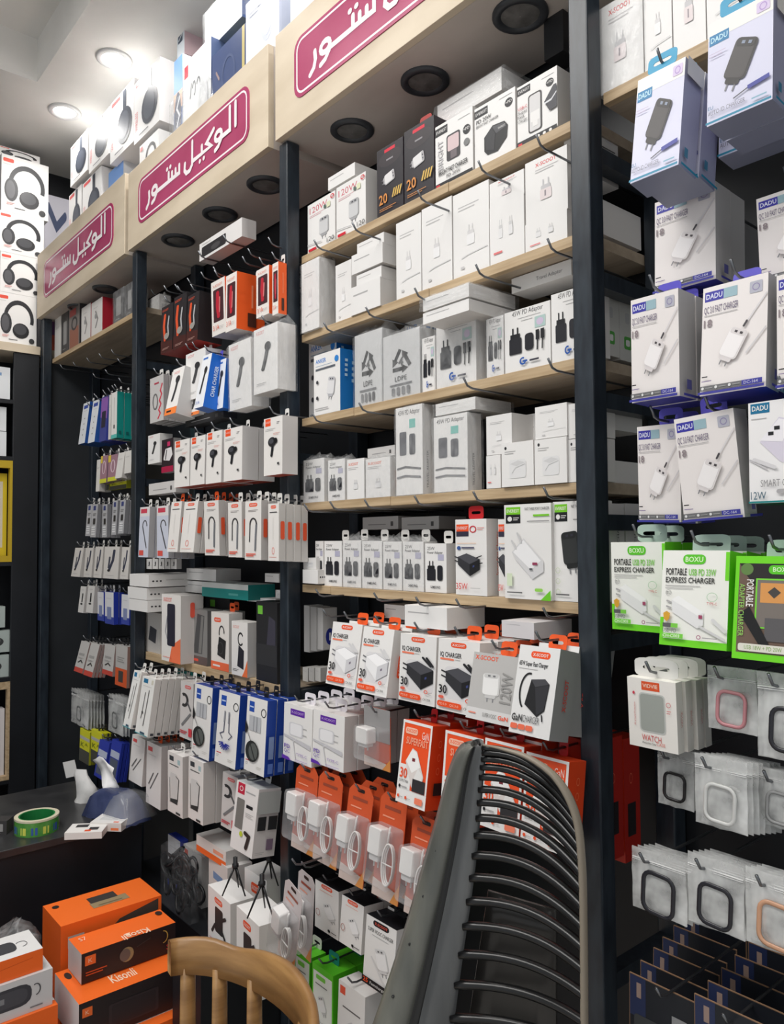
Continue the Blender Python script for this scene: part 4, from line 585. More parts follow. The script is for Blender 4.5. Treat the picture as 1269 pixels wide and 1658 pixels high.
for lo_, (sx_, sy_), lb_ in (((-1.7, -1.6, ZC + .14), (2.6, .9), 'added long fill light panel, unseen inside the recessed tray'), ((.9, -1.9, ZC - .03), (1.2, 1.2), 'added square fill light panel, unseen behind the camera')):
    r_ = link('added_fill_panel', None); r_.location = lo_; tag(r_, lb_, 'ceiling light')  # made-up glowing fixture around each fill light, out of view
    bobj('frame', [(-sx_ / 2 - .03, sx_ / 2 + .03, -sy_ / 2 - .03, -sy_ / 2, -.005, .025), (-sx_ / 2 - .03, sx_ / 2 + .03, sy_ / 2, sy_ / 2 + .03, -.005, .025), (-sx_ / 2 - .03, -sx_ / 2, -sy_ / 2, sy_ / 2, -.005, .025), (sx_ / 2, sx_ / 2 + .03, -sy_ / 2, sy_ / 2, -.005, .025)], M((214, 214, 214)), r_)
    bobj('diffuser', [(-sx_ / 2, sx_ / 2, -sy_ / 2, sy_ / 2, .004, .025)], emit('fill_panel_glow', (1, .98, .95), 1.5), r_)
def downlight(p, label, on, r=.075, group=None):
    o = link('recessed_downlight', None); o.location = p; tag(o, label, 'ceiling light', group)
    v, f = lathe([(r, 0), (r, -.006), (r * .9, -.010), (r * .72, -.009), (r * .66, .0)], 28)
    link('trim_ring', mesh(v, f, [M((205, 205, 205) if on else (58, 60, 64), .4)], smooth=True), o)
    v, f = lathe([(r * .7, -.004), (r * .4, -.006), (.001, -.007)], 28)
    link('diffuser', mesh(v, f, [EMD if on else noisy('unlit_lens', (96, 94, 92), (120, 118, 116), (40, 40, 40), .3)], smooth=True), o)
    if on:
        l = bpy.data.lights.new('lamp', 'AREA'); l.shape = 'DISK'; l.size = r * 1.3; l.energy = 4.5; l.color = (1, .98, .95); lo = link('lamp_light', l, o); lo.location = (0, 0, -.02)
    return o
downlight(PZ(185, 95, ZC), 'lit round ceiling downlight nearer the camera above the headphone boxes', True)
downlight(PZ(105, 180, ZC), 'lit round ceiling downlight farther back near the corner', True)
pl = PZ(185, 95, ZC)
for k in (1, 2, 3): downlight(Vector((pl.x + k * .75, pl.y - .1, ZC)), 'lit round ceiling downlight above the frame, %s past the visible pair' % ORD[k - 1], True)
# ------------------------------------------------------------------ steel posts, shelves, cornices
POST = [-4.2, -2.998, -1.906, -.878]
PN = ['leftmost black steel upright at the corner end', 'black steel upright between the cable bay and the earphone bay', 'black steel upright between the earphone bay and the charger bay', 'black steel upright nearest the camera, right of the charger shelves']
ZK = lambda z: 1.72 + (z - 1.72) * 1.245 / 1.2   # shelf fronts stand 45 mm behind the post faces
Z = dict(s1=ZK(2.522), s2=ZK(2.300), s3=ZK(2.065), s4=ZK(1.831), s5=ZK(1.607))
for i, x in enumerate(POST):
    r = link('shelving_upright', None); r.location = (x, 0, 0); tag(r, PN[i], 'upright')
    top = 2.885 if i < 3 else 3.8
    o = bobj('front_post', [(0, .043, 0, .043, 0, top)], STEEL, r, .003); o = bobj('rear_post', [(0, .043, .25, .293, 0, top)], STEEL, r, .003)
    rails = [] if i == 0 else [2.42, 1.95, 1.27, .9] if i < 3 else [2.44, 2.2, 1.97, 1.74, 1.515, .9]
    for z in rails: bobj('side_rail', [(.006, .037, .043, .25, z, z + .03)], STEEL, r)
bobj('baseboard_back', [(POST[0] + .05, XR, .05, .29, 0, .12)], BLACKP)['kind'] = 'structure'
def shelf(x0, x1, z, label, y0=.045, cut=None, t=.022):
    r = link('wooden_shelf', None); r.location = (x0, y0, z - t); tag(r, label, 'shelf'); L = x1 - x0; cut = (cut or .35) * L
    bobj('board', [(0, L, .018, .288 - y0, 0, t)], SHELF, r)
    bobj('edge_strip', [(0, cut - .0008, 0, .018, 0, t)], WOOD, r, .001); bobj('edge_strip', [(cut + .0008, L, 0, .018, -.001, t - .001)], WOOD, r, .001)
    return r
xa, xb = POST[2] + .045, POST[3] - .002
for k, n in enumerate(('topmost', 'second', 'third', 'fourth', 'lowest')):
    shelf(xa + .004, xb, Z['s%d' % (k + 1)], '%s pine-edged shelf of the charger bay%s' % (n, '' if k in (0, 4) else ' counted from above'), cut=[.62, .55, .25, .4, .14][k])
shelf(POST[1] + .045, POST[2] - .002, ZK(1.316), 'pine shelf with power bank boxes in the earphone bay', cut=.3, t=.03)
shelf(POST[0] + .045, POST[1] - .002, ZK(2.645), 'pine-edged shelf under the leftmost cornice', cut=.5)
shelf(POST[3] + .045, 0.25, ZK(2.54), 'pine-edged shelf at the top right above the hanging lavender boxes', cut=.6)
# bay C shelves stop at the post; cornices
def cornice(x0, x1, label, zt=3.2, zb=2.888):
    r = link('cornice_sign', None); r.location = (x0, 0, zb); tag(r, label, 'sign board'); L = x1 - x0
    o = bobj('fascia_board', [(0, L, -.02, 0, 0, zt - zb)], PLY, r, .001)
    bobj('soffit_board', [(0, L, 0, .29, 0, .016)], SOFF, r); bobj('end_board', [(0, .016, 0, .29, .016, zt - zb), (L - .016, L, 0, .29, .016, zt - zb)], SOFF, r); bobj('top_board', [(0.016, L - .016, 0, .29, zt - zb - .016, zt - zb)], SOFF, r)
    for q in (.03, L - .03):
        for w_ in (.05, zt - zb - .05):
            v, f = lathe([(.0001, -.0235), (.003, -.0232), (.0035, -.0195)], 8); s_ = link('screw', mesh(v, f, [M((90, 84, 76), .4, .6)]), r); s_.location = (q, -.02 - .0 + 0, w_); s_.rotation_euler = (math.pi / 2, 0, 0); s_.location = (q, .0015, w_); s_.scale = (1, 1, 1)
    # maroon plate with rounded ends, white outline and white lettering
    sw, sh = L * .80, (zt - zb) * .56; ox, oz = L * .5, (zt - zb) * .5
    pts = rrpts(sw, sh, sh * .22, 5); n = len(pts); v = [(ox + x, -.0225, oz + z) for x, z in pts] + [(ox + x, -.02, oz + z) for x, z in pts]
    f = [tuple(range(n))] + [(k, n + k, n + (k + 1) % n, (k + 1) % n) for k in range(n)]
    pl_ = link('name_plate', mesh(v, f, [noisy('maroon_vinyl', (166, 58, 98), (178, 70, 110), (5, 5, 5), .25)]), r)
    p = PR(1, 1, 1); WHT = (240, 232, 234)
    q = [(ox + x, oz + z) for x, z in rrpts(sw * .965, sh * .86, sh * .17, 5)]; p.line(q + [q[0]], sh * .035, WHT, False)
    kx = sw * .86 / 10; kz = sh * .62 / 2.6; bx, bz = ox - 5 * kx, oz - 1.35 * kz; T = lambda a: [(bx + x * kx, bz + z * kz) for x, z in a]
    lw = .17 * kx * 1.25
    ring = lambda x, z, rx=.3, rz=.36: [(x + rx * math.cos(math.radians(a)), z + rz * math.sin(math.radians(a))) for a in range(0, 361, 30)]
    S = [[(.62, 1.55), (.66, 1.0), (.55, .5), (.3, .2)], ring(1.3, 1.3), [(1.6, 1.3), (1.55, .85), (1.3, .45), (1.0, .3)], [(1.5, .98), (3.0, .98), (3.0, 1.75)], [(3.0, .98), (4.2, .98), (4.2, 1.65)], [(3.4, .98), (3.4, 1.55)], [(3.8, .98), (3.8, 1.55)], [(2.82, 2.15), (2.86, 2.15)], [(3.2, 2.15), (3.24, 2.15)],
         [(4.85, 1.3), (4.8, .75), (5.0, .4), (5.35, .4), (5.6, .75), (5.62, 2.65)], [(5.62, .98), (7.5, .98), (7.05, 1.5), (7.75, 2.15)], [(6.6, .98), (6.6, 1.6)], [(6.4, .45), (6.41, .46)], [(6.8, .45), (6.81, .46)], ring(8.2, 1.3), [(8.5, 1.3), (8.45, .85), (8.2, .45), (7.9, .3)], [(8.4, .98), (9.25, .98), (9.25, 2.75)], [(9.75, .98), (9.75, 2.75)]]
    P_ = p
    for st in S: p.line(T(st), lw, WHT)
    me = mesh([(x, -.0227 + y * .003, z) for x, y, z in p.v], p.f, p.mats, p.mi); link('lettering', me, pl_)
    return r
cornice(-4.2, -3.03, 'plywood cornice with maroon name plate, smallest and farthest to the left', 3.22)
cornice(-2.994, -1.935, 'plywood cornice with maroon name plate in the middle')
cornice(-1.895, -.86, 'plywood cornice with maroon name plate nearest, cut by the top frame edge')
for k, (u, v) in enumerate(((570, 210), (688, 130), (842, 22), (430, 298), (356, 346), (288, 388), (170, 467), (128, 497))):
    p = PZ(u, v, 2.888); p.z = 2.888
    downlight(p, 'unlit dark-ringed downlight, %s from the left under the %s cornice' % (ORD[[0, 1, 2, 2, 1, 0, 1, 0][k]], ['nearest', 'nearest', 'nearest', 'middle', 'middle', 'middle', 'leftmost', 'leftmost'][k]), False, .062 if k < 6 else .055)
# ================================================================== BAY C: shelves of chargers
S = Z; YOFF = .045
sit('pink_120w', 'white 120W charger box with pink lettering at the left end of the topmost shelf', 498, 543, 334, S['s1'], .012)
sit('pink_120w', 'white 120W charger box with pink lettering beside the black boxes', 544.5, 592.5, 305, S['s1'], .012)
sit('white_flat', 'small flat white box lying on top of the 120W boxes', 531, 575, 289, yb=309, Y=.012, d=.12, name='flat_box', rz=0)
sit('black_20w', 'black charger box with orange 20 print, left of its pair', 610, 653, 246, S['s1'], .012, name='charger_box')
sit('black_20w', 'black charger box with orange 20 print, right of its pair', 654, 703, 215, S['s1'], .012, tab='dred', taby=.4)
sit('bright_phone', 'white box with black tag and vertical grey word beside a phone window', 704.5, 766, 207, S['s1'], .012)
sit('bright_black', 'white charger box showing a glossy black six-sided charger', 768, 835, 178, S['s1'], .012)
sit('bright_usbc', 'white USB-C charger box with a tall window at the shelf end', 837, 903, 143, S['s1'], .012)
sit('white_flat', 'film-wrapped pale flat box lying across two phone charger boxes', 708, 813, 172, yb=207, Y=.07, d=.1, film=True, name='flat_box')
o = sit('white_flat', 'dark speaker-like box standing at the end of the topmost shelf', 880, 912, 30, yb=100, Y=.12, d=.06, name='dark_box')
o.data = DS['black_green_tag']['carton']
for ch in list(o.children): bpy.data.objects.remove(ch)
# shelf 2
sit('white_plug', 'white tall box in clear film at the left end of the second shelf', 488, 517, 429, S['s2'], -.01, d=.055, film=True)
sit('white_plug', 'narrow white tall box right behind the film-wrapped one', 543, 569, 431, S['s2'], .012, d=.06)
for k, (a, b, t, q, n) in enumerate(((568, 616, 467, 496, 'bottom'), (577, 618, 447, 466, 'third'), (569, 620, 415, 446, 'second'), (578, 622, 396, 414, 'top'))):
    sit('white_flat', 'small flat white box, %s of the stack of four' % (n if n in ('bottom', 'top') else n + ' from the top'), a, b, t, yb=q if k else None, z=S['s2'] if not k else None, Y=.0 if k % 2 else -.004, d=.07, name='flat_box')
sit('white_plug', 'plain white tall charger box, first of three beside the flat stack', 641, 682, 363, S['s2'], .008)
sit('white_plug', 'plain white tall charger box, second of three beside the flat stack', 682.6, 732, 340, S['s2'], .008)
sit('white_plug', 'plain white tall charger box, third of three and the tallest', 733, 792, 318, S['s2'], .008)
sit('white_two_plug', 'white half-height box with two plugs, lower of the pair', 792.5, 849, 338, S['s2'], .008)
sit('white_red_plug', 'white half-height box with faint red lettering on top of another', 792.5, 849, 299, yb=338, Y=.008)
sit('white_two_plug', 'low white box under the big pink-lettered charger box', 850, 919, 365, S['s2'], .008)
sit('white_red_plug', 'large white box with pink lettering and a round-pin plug', 850, 919, 266, yb=365, Y=.008)
# shelf 3
sit('blue_side', 'white charger box with bright blue sides at the left end', 508, 551, 577, S['s3'], .0, d=.07)
sit('blue_side', 'second blue box mostly hidden behind the first one', 500, 545, 552, S['s3'], .075, d=.07, film=False)
sit('recycling_bag', 'bagged grey box printed with a recycling triangle, left one', 574, 619, 545, S['s3'], .008, film=True)
sit('recycling_bag', 'bagged grey box printed with a recycling triangle, right one', 620, 680, 547, S['s3'], .008, film=True)
sit('blue_side', 'blue box seen behind the right recycling-mark bag', 655, 700, 520, S['s3'], .1, d=.07)
sit('adapter_45w', 'narrow 45W adapter box left of the bagged adapter boxes', 683, 705, 549, S['s3'], .012, d=.05)
sit('adapter_45w', '45W adapter box in clear film under two flat white boxes', 706, 771, 524, S['s3'], .006, film=True)
sit('adapter_45w', 'slim 45W adapter box in film, right of the flat white boxes', 787, 815.6, 518, S['s3'], .006, d=.05, film=True)
sit('white_flat', 'flat white box lying in film, lower of the pair on the third shelf', 684.6, 760, 508, yb=526, Y=-.06, d=.15, film=False, name='flat_box')
sit('white_flat', 'flat white box lying in film, upper of the pair on the third shelf', 684.6, 760, 484, yb=505, Y=-.06, d=.15, film=True, name='flat_box')
sit('adapter_45w', 'clean 45W adapter box with hologram sticker and black charger', 816.6, 891.5, 508, S['s3'], .004)
sit('adapter_45w', '45W adapter box partly hidden by the nearest upright', 892, 958, 478, S['s3'], .004, d=.06)
sit('travel_flat', 'long flat white adapter box lying on the 45W boxes', 828, 926, 452, yb=476, Y=.05, d=.07, name='flat_box')
# shelf 4
for k, (a, b, t) in enumerate(((491.5, 525, 746), (531, 558.5, 746))): sit('adapter_25w', 'small bagged adapter box with black charger print, %s on the fourth shelf' % ('first' if k == 0 else 'second'), a, b, t, S['s4'], .0, film=True)
for k, (a, b, t) in enumerate(((561.6, 590, 745), (592, 632, 744))): sit('small_red_text', 'small white plug box with red lettering, %s of two' % ('left' if k == 0 else 'right'), a, b, t, S['s4'], .0, film=(k == 1))
sit('light_grey_long', 'crumpled white flat box lying behind the small red-lettered boxes', 595, 640, 727, yb=743, Y=.06, d=.06, name='flat_box')
sit('adapter_tall', 'tall adapter box wrapped in cloudy film', 640.5, 684, 662, S['s4'], .0, film=True)
sit('adapter_tall', 'tall 45W adapter box with green hologram, beside the cloudy-film one', 702, 757, 677, S['s4'], .0, d=.045, film=True)
sit('adapter_tall', 'tall adapter box directly behind the hologram box', 700, 752, 670, S['s4'], .05, d=.045)
sit('white_flat', 'flat white box lying on the two tall adapter boxes', 705, 770, 655, yb=674, Y=.004, d=.12, film=True, name='flat_box')
sit('white_two_plug', 'white cube box at the bottom of the plain pair beside the adapters', 787, 811, 738.6, S['s4'], .0, d=.08)
sit('white_plug', 'white box with round-pin plug standing on another white box', 787, 829, 675, yb=738, Y=.0, d=.08)
sit('white_plug', 'white box in the rear between two stacked white boxes', 844, 872, 673, S['s4'], .07, d=.08)
sit('white_cube', 'white box with cube charger picture, left of two on the fourth shelf', 811.5, 864, 719, S['s4'], -.006)
sit('white_cube', 'white box with cube charger picture, right of two on the fourth shelf', 865, 918, 713, S['s4'], -.006, d=.052)
sit('white_plug', 'white box with small dark sticker standing on the right cube charger box', 866, 918.5, 660, yb=712, Y=-.004, d=.05)
sit('white_cube', 'white box beside the nearest upright, lower one', 919.5, 962, 712, S['s4'], .0, d=.07); sit('white_plug', 'white box beside the nearest upright, upper one', 919.5, 962, 655, yb=711, Y=.0, d=.07)
# shelf 5
sit('adapter_25w', 'narrow adapter box at the very left of the lowest shelf', 510.5, 524, 876, S['s5'], .02, d=.03)
for k, (a, b, t) in enumerate(((525, 554, 876), (555, 585, 875), (586, 619, 876), (620, 651, 877), (652, 686, 877), (688, 723, 880))):
    sit('adapter_25w', 'small adapter box on the lowest shelf, %s of six%s' % (ORD[k], ' and the one without film' if k == 5 else ''), a, b, t, S['s5'], .008, d=.045, film=k in (1, 2, 3, 4), tab='white', taby=.95, tw=.03)
sit('black_35w', 'white 35W box with black charger and red hang tab', 737, 788, 841.5, S['s5'], .0, d=.06, tab='red', taby=.3, tw=.045)
sit('black_35w', 'white 35W box almost hidden behind its twin', 806, 830, 841, S['s5'], .02, d=.06)
sit('green_tag_white', 'large white box with green tag and pale charger', 816, 892.5, 818, S['s5'], -.008, d=.07)
sit('green_tag_black', 'large white box with green tag and black charger cut by the upright', 895, 962, 813, S['s5'], .001, d=.06)
for k, (a, b) in enumerate(((587, 645), (650, 711))): sit('light_grey_long', 'grey flat box lying in the shade at the back of the lowest shelf, %s' % ('left' if k == 0 else 'right'), a, b, 838, yb=858, Y=.13, d=.1, name='flat_box')
YOFF = 0.
# goods of bay C seen past the nearest upright through the open side
xe = POST[3] + .046
def end(ds, label, u, yt, yb, y0, dy, n='charger_box', wid=.06):
    a = PX(u, yb, xe - .052); t = PX(u, yt, xe - .052); return put(ds, label, (xe - .052 - wid, y0, a.z), wid, dy, t.z - a.z, name=n)
end('label_white', 'white box with stamped label seen past the nearest upright', 972, 205, 291, .07, .1)
end('green_icon_white', 'white box end with green icon just right of the nearest upright, front one', 985, 470, 575, .112, .05); end('green_icon_white', 'white box end with green icon just right of the nearest upright, rear one', 1003, 478, 582, .165, .06)
end('white_flat', 'plain white box in the shade past the upright on the fourth shelf, lower', 990, 745, 782, .12, .12); end('white_flat', 'plain white box in the shade past the upright on the fourth shelf, upper', 990, 640, 695, .12, .12)
end('green_tag_white', 'white box with vertical black lettering past the upright, front one', 990, 815, 985, .112, .055); end('green_tag_white', 'white box with vertical black lettering past the upright, rear one', 1012, 815, 985, .172, .055)
end('white_flat', 'grey carton in shade past the upright on the second shelf', 990, 330, 385, .1, .15)
for k in range(3): end('red_side_box', 'dark red box side seen between the upright and the watch cases, %s' % ORD[k], 1000 + 18 * k, 1185 + 2 * k, 1375 + 6 * k, .03 + .06 * k, .055)
for k in range(3): sit('white_oval_logo', 'pale box with blue oval mark in the shade beside the earphone upright, %s' % ORD[k], 492 + 11 * k, 501 + 11 * k, 980 + 2 * k, yb=1055 - 2 * k, Y=.1, d=.05)
for k in range(3): sit('packet_white', 'pale slim box low in the shade beside the earphone upright, %s' % ORD[k], 490 + 10 * k, 499 + 10 * k, 1080, yb=1102, Y=.1, d=.05)
sit('white_long', 'white flat box with blue mark beside the middle upright', 490, 515, 922, yb=944, Y=.03, d=.1, name='flat_box'); sit('white_cube', 'small white box standing on the flat box beside the middle upright', 491, 512, 903, yb=921, Y=.05, d=.06)
# hooks under the shelves (tips bend up in front of the edge)
HK = 'bent steel peg hook poking out under the %s shelf'
for u, v, n in ((508, 388, 'topmost'), (570, 360, 'topmost'), (676, 308, 'topmost'), (774, 260, 'topmost'), (868, 218, 'topmost'), (524, 522, 'second'), (592, 497, 'second'), (671, 466, 'second'), (770, 428, 'second'), (886, 386, 'second'),
                (506, 670, 'third'), (581, 652, 'third'), (750, 611, 'third'), (887, 580, 'third'), (492, 816, 'fourth'), (534, 812, 'fourth'), (590, 809, 'fourth'), (671, 803, 'fourth'), (766, 796, 'fourth'), (880, 789, 'fourth'),
                (511, 954, 'lowest'), (605, 960, 'lowest'), (673, 967, 'lowest'), (738, 970, 'lowest'), (879, 984, 'lowest'), (523, 987, 'lowest')):
    hookpx(u, v, HK % n, 'peg hooks under the charger shelves')
# hanging row of charger boxes under the lowest shelf
iq = 'white charger box, %s, %s hanging under the lowest shelf'
hang('iq_white', iq % ('pale charger', 'first'), (539.6, 1006), 588, (527, 1106), -.03, d=.05, deep=2)
hang('iq_white', iq % ('pale charger', 'second'), (589.6, 1013.6), 639.6, (576, 1119), -.04, d=.05, deep=2)
hang('iq_black', iq % ('black charger', 'third'), (649, 1024.7), 708, (645, 1132), -.04, d=.05, deep=2)
hang('iq_black', iq % ('black charger', 'fourth'), (710.5, 1033), 778, (706, 1147), -.045, d=.05, deep=2)
hang('grey_120w', 'grey 120W charger box hanging between black-charger box and 65W box', (768, 1054.6), 841, (753.5, 1161), -.05, d=.04, deep=2)
hang('gan_65w', 'white 65W charger box with grey side, rightmost of the hanging row', (842.5, 1043), 909, (823, 1184), -.06, d=.055, deep=2)
sit('white_flat', 'flat white box with orange mark lying on the hanging row under the lowest shelf', 655, 724, 979, yb=1013, Y=-.01, d=.12, name='flat_box')
sit('white_flat', 'pinkish flat box lying behind the flat white one', 622, 655, 978, yb=1000, Y=.09, d=.12, name='flat_box')
sit('plain_lilac', 'pinkish-grey flat box lying over the hanging row near the upright', 812, 865, 1004, yb=1030, Y=-.01, d=.12, name='flat_box')
# black hook board behind
for k, (u, v, ub, vb, u2) in enumerate(((460.5, 1136.5, 458, 1226, 507), (507.6, 1147, 505, 1233, 559))):
    hang('purple_tag', 'white box with purple tag, %s of the hanging pair' % ('left' if k == 0 else 'right'), (u, v), u2, (ub, vb), -.05, d=.04, deep=4 if k else 3, tab='purple', taby=.95, tw=.05)
# ------------------------------------------------------------------ blister cards
def rbox(w, d, h, r, cx, cy, cz):
    v, f = [], []; pts = rrpts(w, h, r, 3, cx, cz); n = len(pts)
    for y in (cy, cy + d * .12, cy + d): k = .93 if y == cy else 1; v += [(cx + (x - cx) * k, y, cz + (z - cz) * k) for x, z in pts]
    f.append(tuple(range(n))); f.append(tuple(range(2 * n, 3 * n))[::-1])
    for a in (0, n):
        for k in range(n): j = (k + 1) % n; f.append((a + k, a + n + k, a + n + j, a + j))
    return v, f
def blister(label, TL, TRx, BL, Y=-.03, card=(206, 84, 44), coil=True, deep=0, only=False, lower=None, rot=None, name='charger_blister_pack'):
    a = P(TL[0], TL[1], Y); b = PX(BL[0], BL[1], a.x); th = -math.atan2(a.y - b.y, a.z - b.z); th = max(-.2, min(.2, th)); w = P(TRx, TL[1], Y).x - a.x; h = (a.z - P(BL[0], BL[1], Y).z)
    for n in range(deep + 1):
        r = link(name, None); r.location = a + Vector((0, n * .036 + math.sin(th) * h, -math.cos(th) * h)); r.rotation_euler = (th, 0, 0) if not rot else rot
        tag(r, label if n == 0 else label + ', %s on its hook' % ORD[n], 'charger pack')
        c = w * .18; pts = [(0, 0), (w, 0), (w, h - c), (w - c, h), (c, h), (0, h - c)]; hl = rrpts(w * .3, .008, .0035, 2, w / 2, h - .012); N, K = len(pts), len(hl)
        v = [(x, .0, z) for x, z in pts] + [(x, .0008, z) for x, z in pts]; f = [tuple(range(N)), tuple(range(N, 2 * N))[::-1]] + [(k, N + k, N + (k + 1) % N, (k + 1) % N) for k in range(N)]
        link('backing_card', mesh(v, f, [M(card)]), r)
        p = PR(1, 1, 1); p.poly(hl, (40, 30, 28)); p.rect(w * .2, h * .84, w * .8, h * .87, (150, 70, 50)); p.rect(w * .15, h * .76, w * .6, h * .775, (235, 150, 120)); p.poly([(0, 0), (w, 0), (w, h * .1), (0, h * .16)], (214, 196, 188)); p.poly([(w * .7, 0), (w, 0), (w, h * .2)], (226, 150, 80))
        if lower: p.rect(0, h * .45, w, h, lower)
        link('printed_artwork', mesh([(x, y * .01 - .0004, z) for x, y, z in p.v], p.f, p.mats, p.mi), r)
        if n and only: continue
        cw, ch = w * .46, h * .26
        v, f = rbox(cw, .026, ch, .004, w * .26, -.03, h * .54); g = link('wall_charger', mesh(v, f, [M((238, 236, 234), .3)]), r)
        v, f = join(rbox(cw * .8, .018, h * .07, .004, w * .26, -.026, h * .385), tube([(w * .18, -.016, h * .36), (w * .18, -.016, h * .29)], .002, 6), tube([(w * .34, -.016, h * .36), (w * .34, -.016, h * .29)], .002, 6)); link('plug_pins', mesh(v, f, [M((206, 204, 204), .35)]), g)
        if coil:
            vf = []
            for q in range(3): vf.append(tube([(w * .72 + (w * .17 + q * .0016) * math.cos(t), -.012 - q * .004, h * .36 + (h * .18 + q * .0016) * math.sin(t)) for t in (2 * math.pi * k / 20 for k in range(20))], .0021, 5, True))
            vf.append(tube([(w * .56, -.012, h * .5), (w * .6, -.012, h * .66), (w * .62, -.012, h * .7)], .0026, 5)); vf.append(tube([(w * .5, -.02, h * .36), (w * .94, -.02, h * .36)], .0016, 5))
            v, f = join(*vf); link('coiled_cable', mesh(v, f, [M((236, 234, 232), .4)], smooth=True), r)
        v, f = rbox(w * .96, .036, h * .56, .008, w * .5, -.037, h * .42); link('blister_shell', mesh(v, f, [BLIST], smooth=False), r)
    hook(a + Vector((w / 2, -.02, -.012)), 'peg hook of the ' + label, 'peg hooks holding hanging stock')
blister('grey and orange blister pack right of the purple-tag boxes', (590, 1141), 632, (590, 1236), -.05, coil=False, lower=(150, 148, 148))
hang('orange_super', 'orange charger box with white charger, nearest to the purple-tag boxes', (654, 1164), 702, (640, 1296), -.06, d=.05, deep=2, tab='red', tw=.02)
hang('orange_super', 'orange charger box half hidden behind the slatted chair back top', (721.6, 1181.6), 784, (712, 1318), -.06, d=.05, deep=2, tab='red', tw=.02)
hang('orange_super', 'orange charger box above the slats of the black chair back', (786, 1194), 850, (776, 1335), -.06, d=.05, deep=2, tab='red', tw=.02)
hang('orange_super', 'orange charger box nearest the right upright', (852.7, 1216.5), 923, (842, 1360), -.06, d=.05, deep=0, tab='red', tw=.02)
bl = 'orange blister pack with charger and coiled cable, %s of row'
for k, (TL, TR, BL) in enumerate((((481, 1233), 516, (472, 1362)), ((518, 1245), 556, (507, 1380)), ((567, 1265), 606, (550, 1405)), ((618, 1278), 660, (603, 1432)), ((669, 1315), 715, (655, 1462)))):
    blister(bl % ORD[k], TL, TR, BL, -.05, deep=2, only=True)
blister('pale blister card with white charger leaning out of the lower row', (470, 1385), 498, (452, 1520), -.14, card=(206, 196, 196), coil=True, rot=(.1, .33, 0))
blister('pale blister card hanging just behind the leaning one', (486, 1390), 512, (478, 1524), -.09, card=(196, 188, 188), coil=True, rot=(.05, .16, 0))
hang('scoot_white', 'white charger box with black top, first of the low row', (510.5, 1423), 549, (509.7, 1499), -.05, d=.06, deep=1, tab='black')
hang('scoot_white', 'white charger box with black top, second of the low row', (554, 1448), 590, (549, 1524), -.06, d=.06, deep=1, tab='black')
hang('vooc_white', 'white box with black name pill beside the black chair', (593.7, 1479), 643, (587, 1587), -.07, d=.06, deep=1, tab='black')
hang('green_box', 'bright green charger box low in front of the chair', (505.6, 1556.6), 540, (505, 1650), -.06, d=.07, deep=1, tab='teal', taby=.5)
hang('white_orange_square', 'white box with orange square beside the green box', (548.6, 1585), 592, (545, 1690), -.07, d=.06, tab='orange')
hang('green_box', 'pale green and white box behind the leaning blister cards', (478, 1535), 503, (476, 1630), -.02, d=.05, tab='white')
# ================================================================== BAY D: hanging boxes at the right
sg = lambda n: 'tall white carton with red side lettering on the top right shelf, %s' % n
for k, (a, b) in enumerate(((968, 1041), (1043, 1088), (1090, 1143), (1145, 1205), (1207, 1268))):
    q = P(a, 60, .05); w = P(b, 60, .05).x - q.x
    put('white_plug' if k % 2 else 'white_red_plug', 'tall white carton on the top right shelf, %s from the nearest upright' % ORD[k], (q.x, .05, ZK(2.54)), w, .1, .17, film=(k == 0), name='carton')
al = 'lavender charger box with cyan tab, '
hang('auto_id', al + 'left one at the top right', (1033, 131), 1113, (1020, 298), -.1, d=.05, deep=1, step=.055, tab='cyan', taby=.02, tw=.05)
hang('auto_id', al + 'right one at the top right', (1147, 41), 1256, (1144, 206), -.12, d=.05, deep=1, step=.055, tab='cyan', taby=.02, tw=.06)
hang('auto_id', al + 'lower one behind the right box', (1165, 98), 1290, (1163, 256), -.005, d=.05, tab='cyan', taby=.02, tw=.06)
ql = 'white charger box with indigo tag, '
hang('qc_white', ql + 'upper row left', (1060, 329), 1160.6, (1060, 478), -.0, d=.05, deep=1, tab='blue')
hang('qc_white', ql + 'upper row at the right edge', (1224, 323), 1335, (1231, 462), -.02, d=.05, tab='blue')
hang('qc_white', ql + 'middle row left', (1021, 487), 1100, (1023, 653), -.1, d=.05, deep=1, tab='blue')
hang('qc_white', ql + 'middle row centre', (1138.5, 468), 1247, (1132.7, 642), -.1, d=.04, deep=1, tab='blue')
hang('qc_white', ql + 'middle row at the right edge', (1257, 447), 1370, (1258, 630), -.12, d=.04, tab='blue')
hang('qc_white', ql + 'bottom row left, half covered', (1027, 692), 1096.5, (1035, 845), -.07, d=.045, deep=1, tab='blue', roll=.03)
hang('qc_white', ql + 'bottom row right, tilted', (1100, 678), 1200, (1108, 846), -.1, d=.04, tab='blue', roll=-.06)
hang('teal_12w', 'white 12W charger box with teal tag at the right frame edge', (1211, 653.5), 1330, (1213.7, 815.5), -.12, d=.06, tab='cyan')
hang('green_white', 'white charger box with bright green edges, left one', (988.8, 878), 1078, (991.5, 1018), -.06, d=.05, deep=1, tab='frost', tw=.055)
hang('green_white', 'white charger box with bright green edges, right one in front', (1074, 891), 1184, (1067, 1043), -.11, d=.05, deep=2, tab='frost', tw=.06)
hang('green_brown', 'brown and green charger box with window at the right frame edge', (1192, 900), 1320, (1184, 1065), -.12, d=.05, deep=1, tab='frost', tw=.06)
hang('watch_case', 'white watch case box with window, front of three on one hook', (1015, 1095), 1095, (1019.6, 1205), -.11, d=.018, deep=3, tab='white', tw=.075, step=.026)
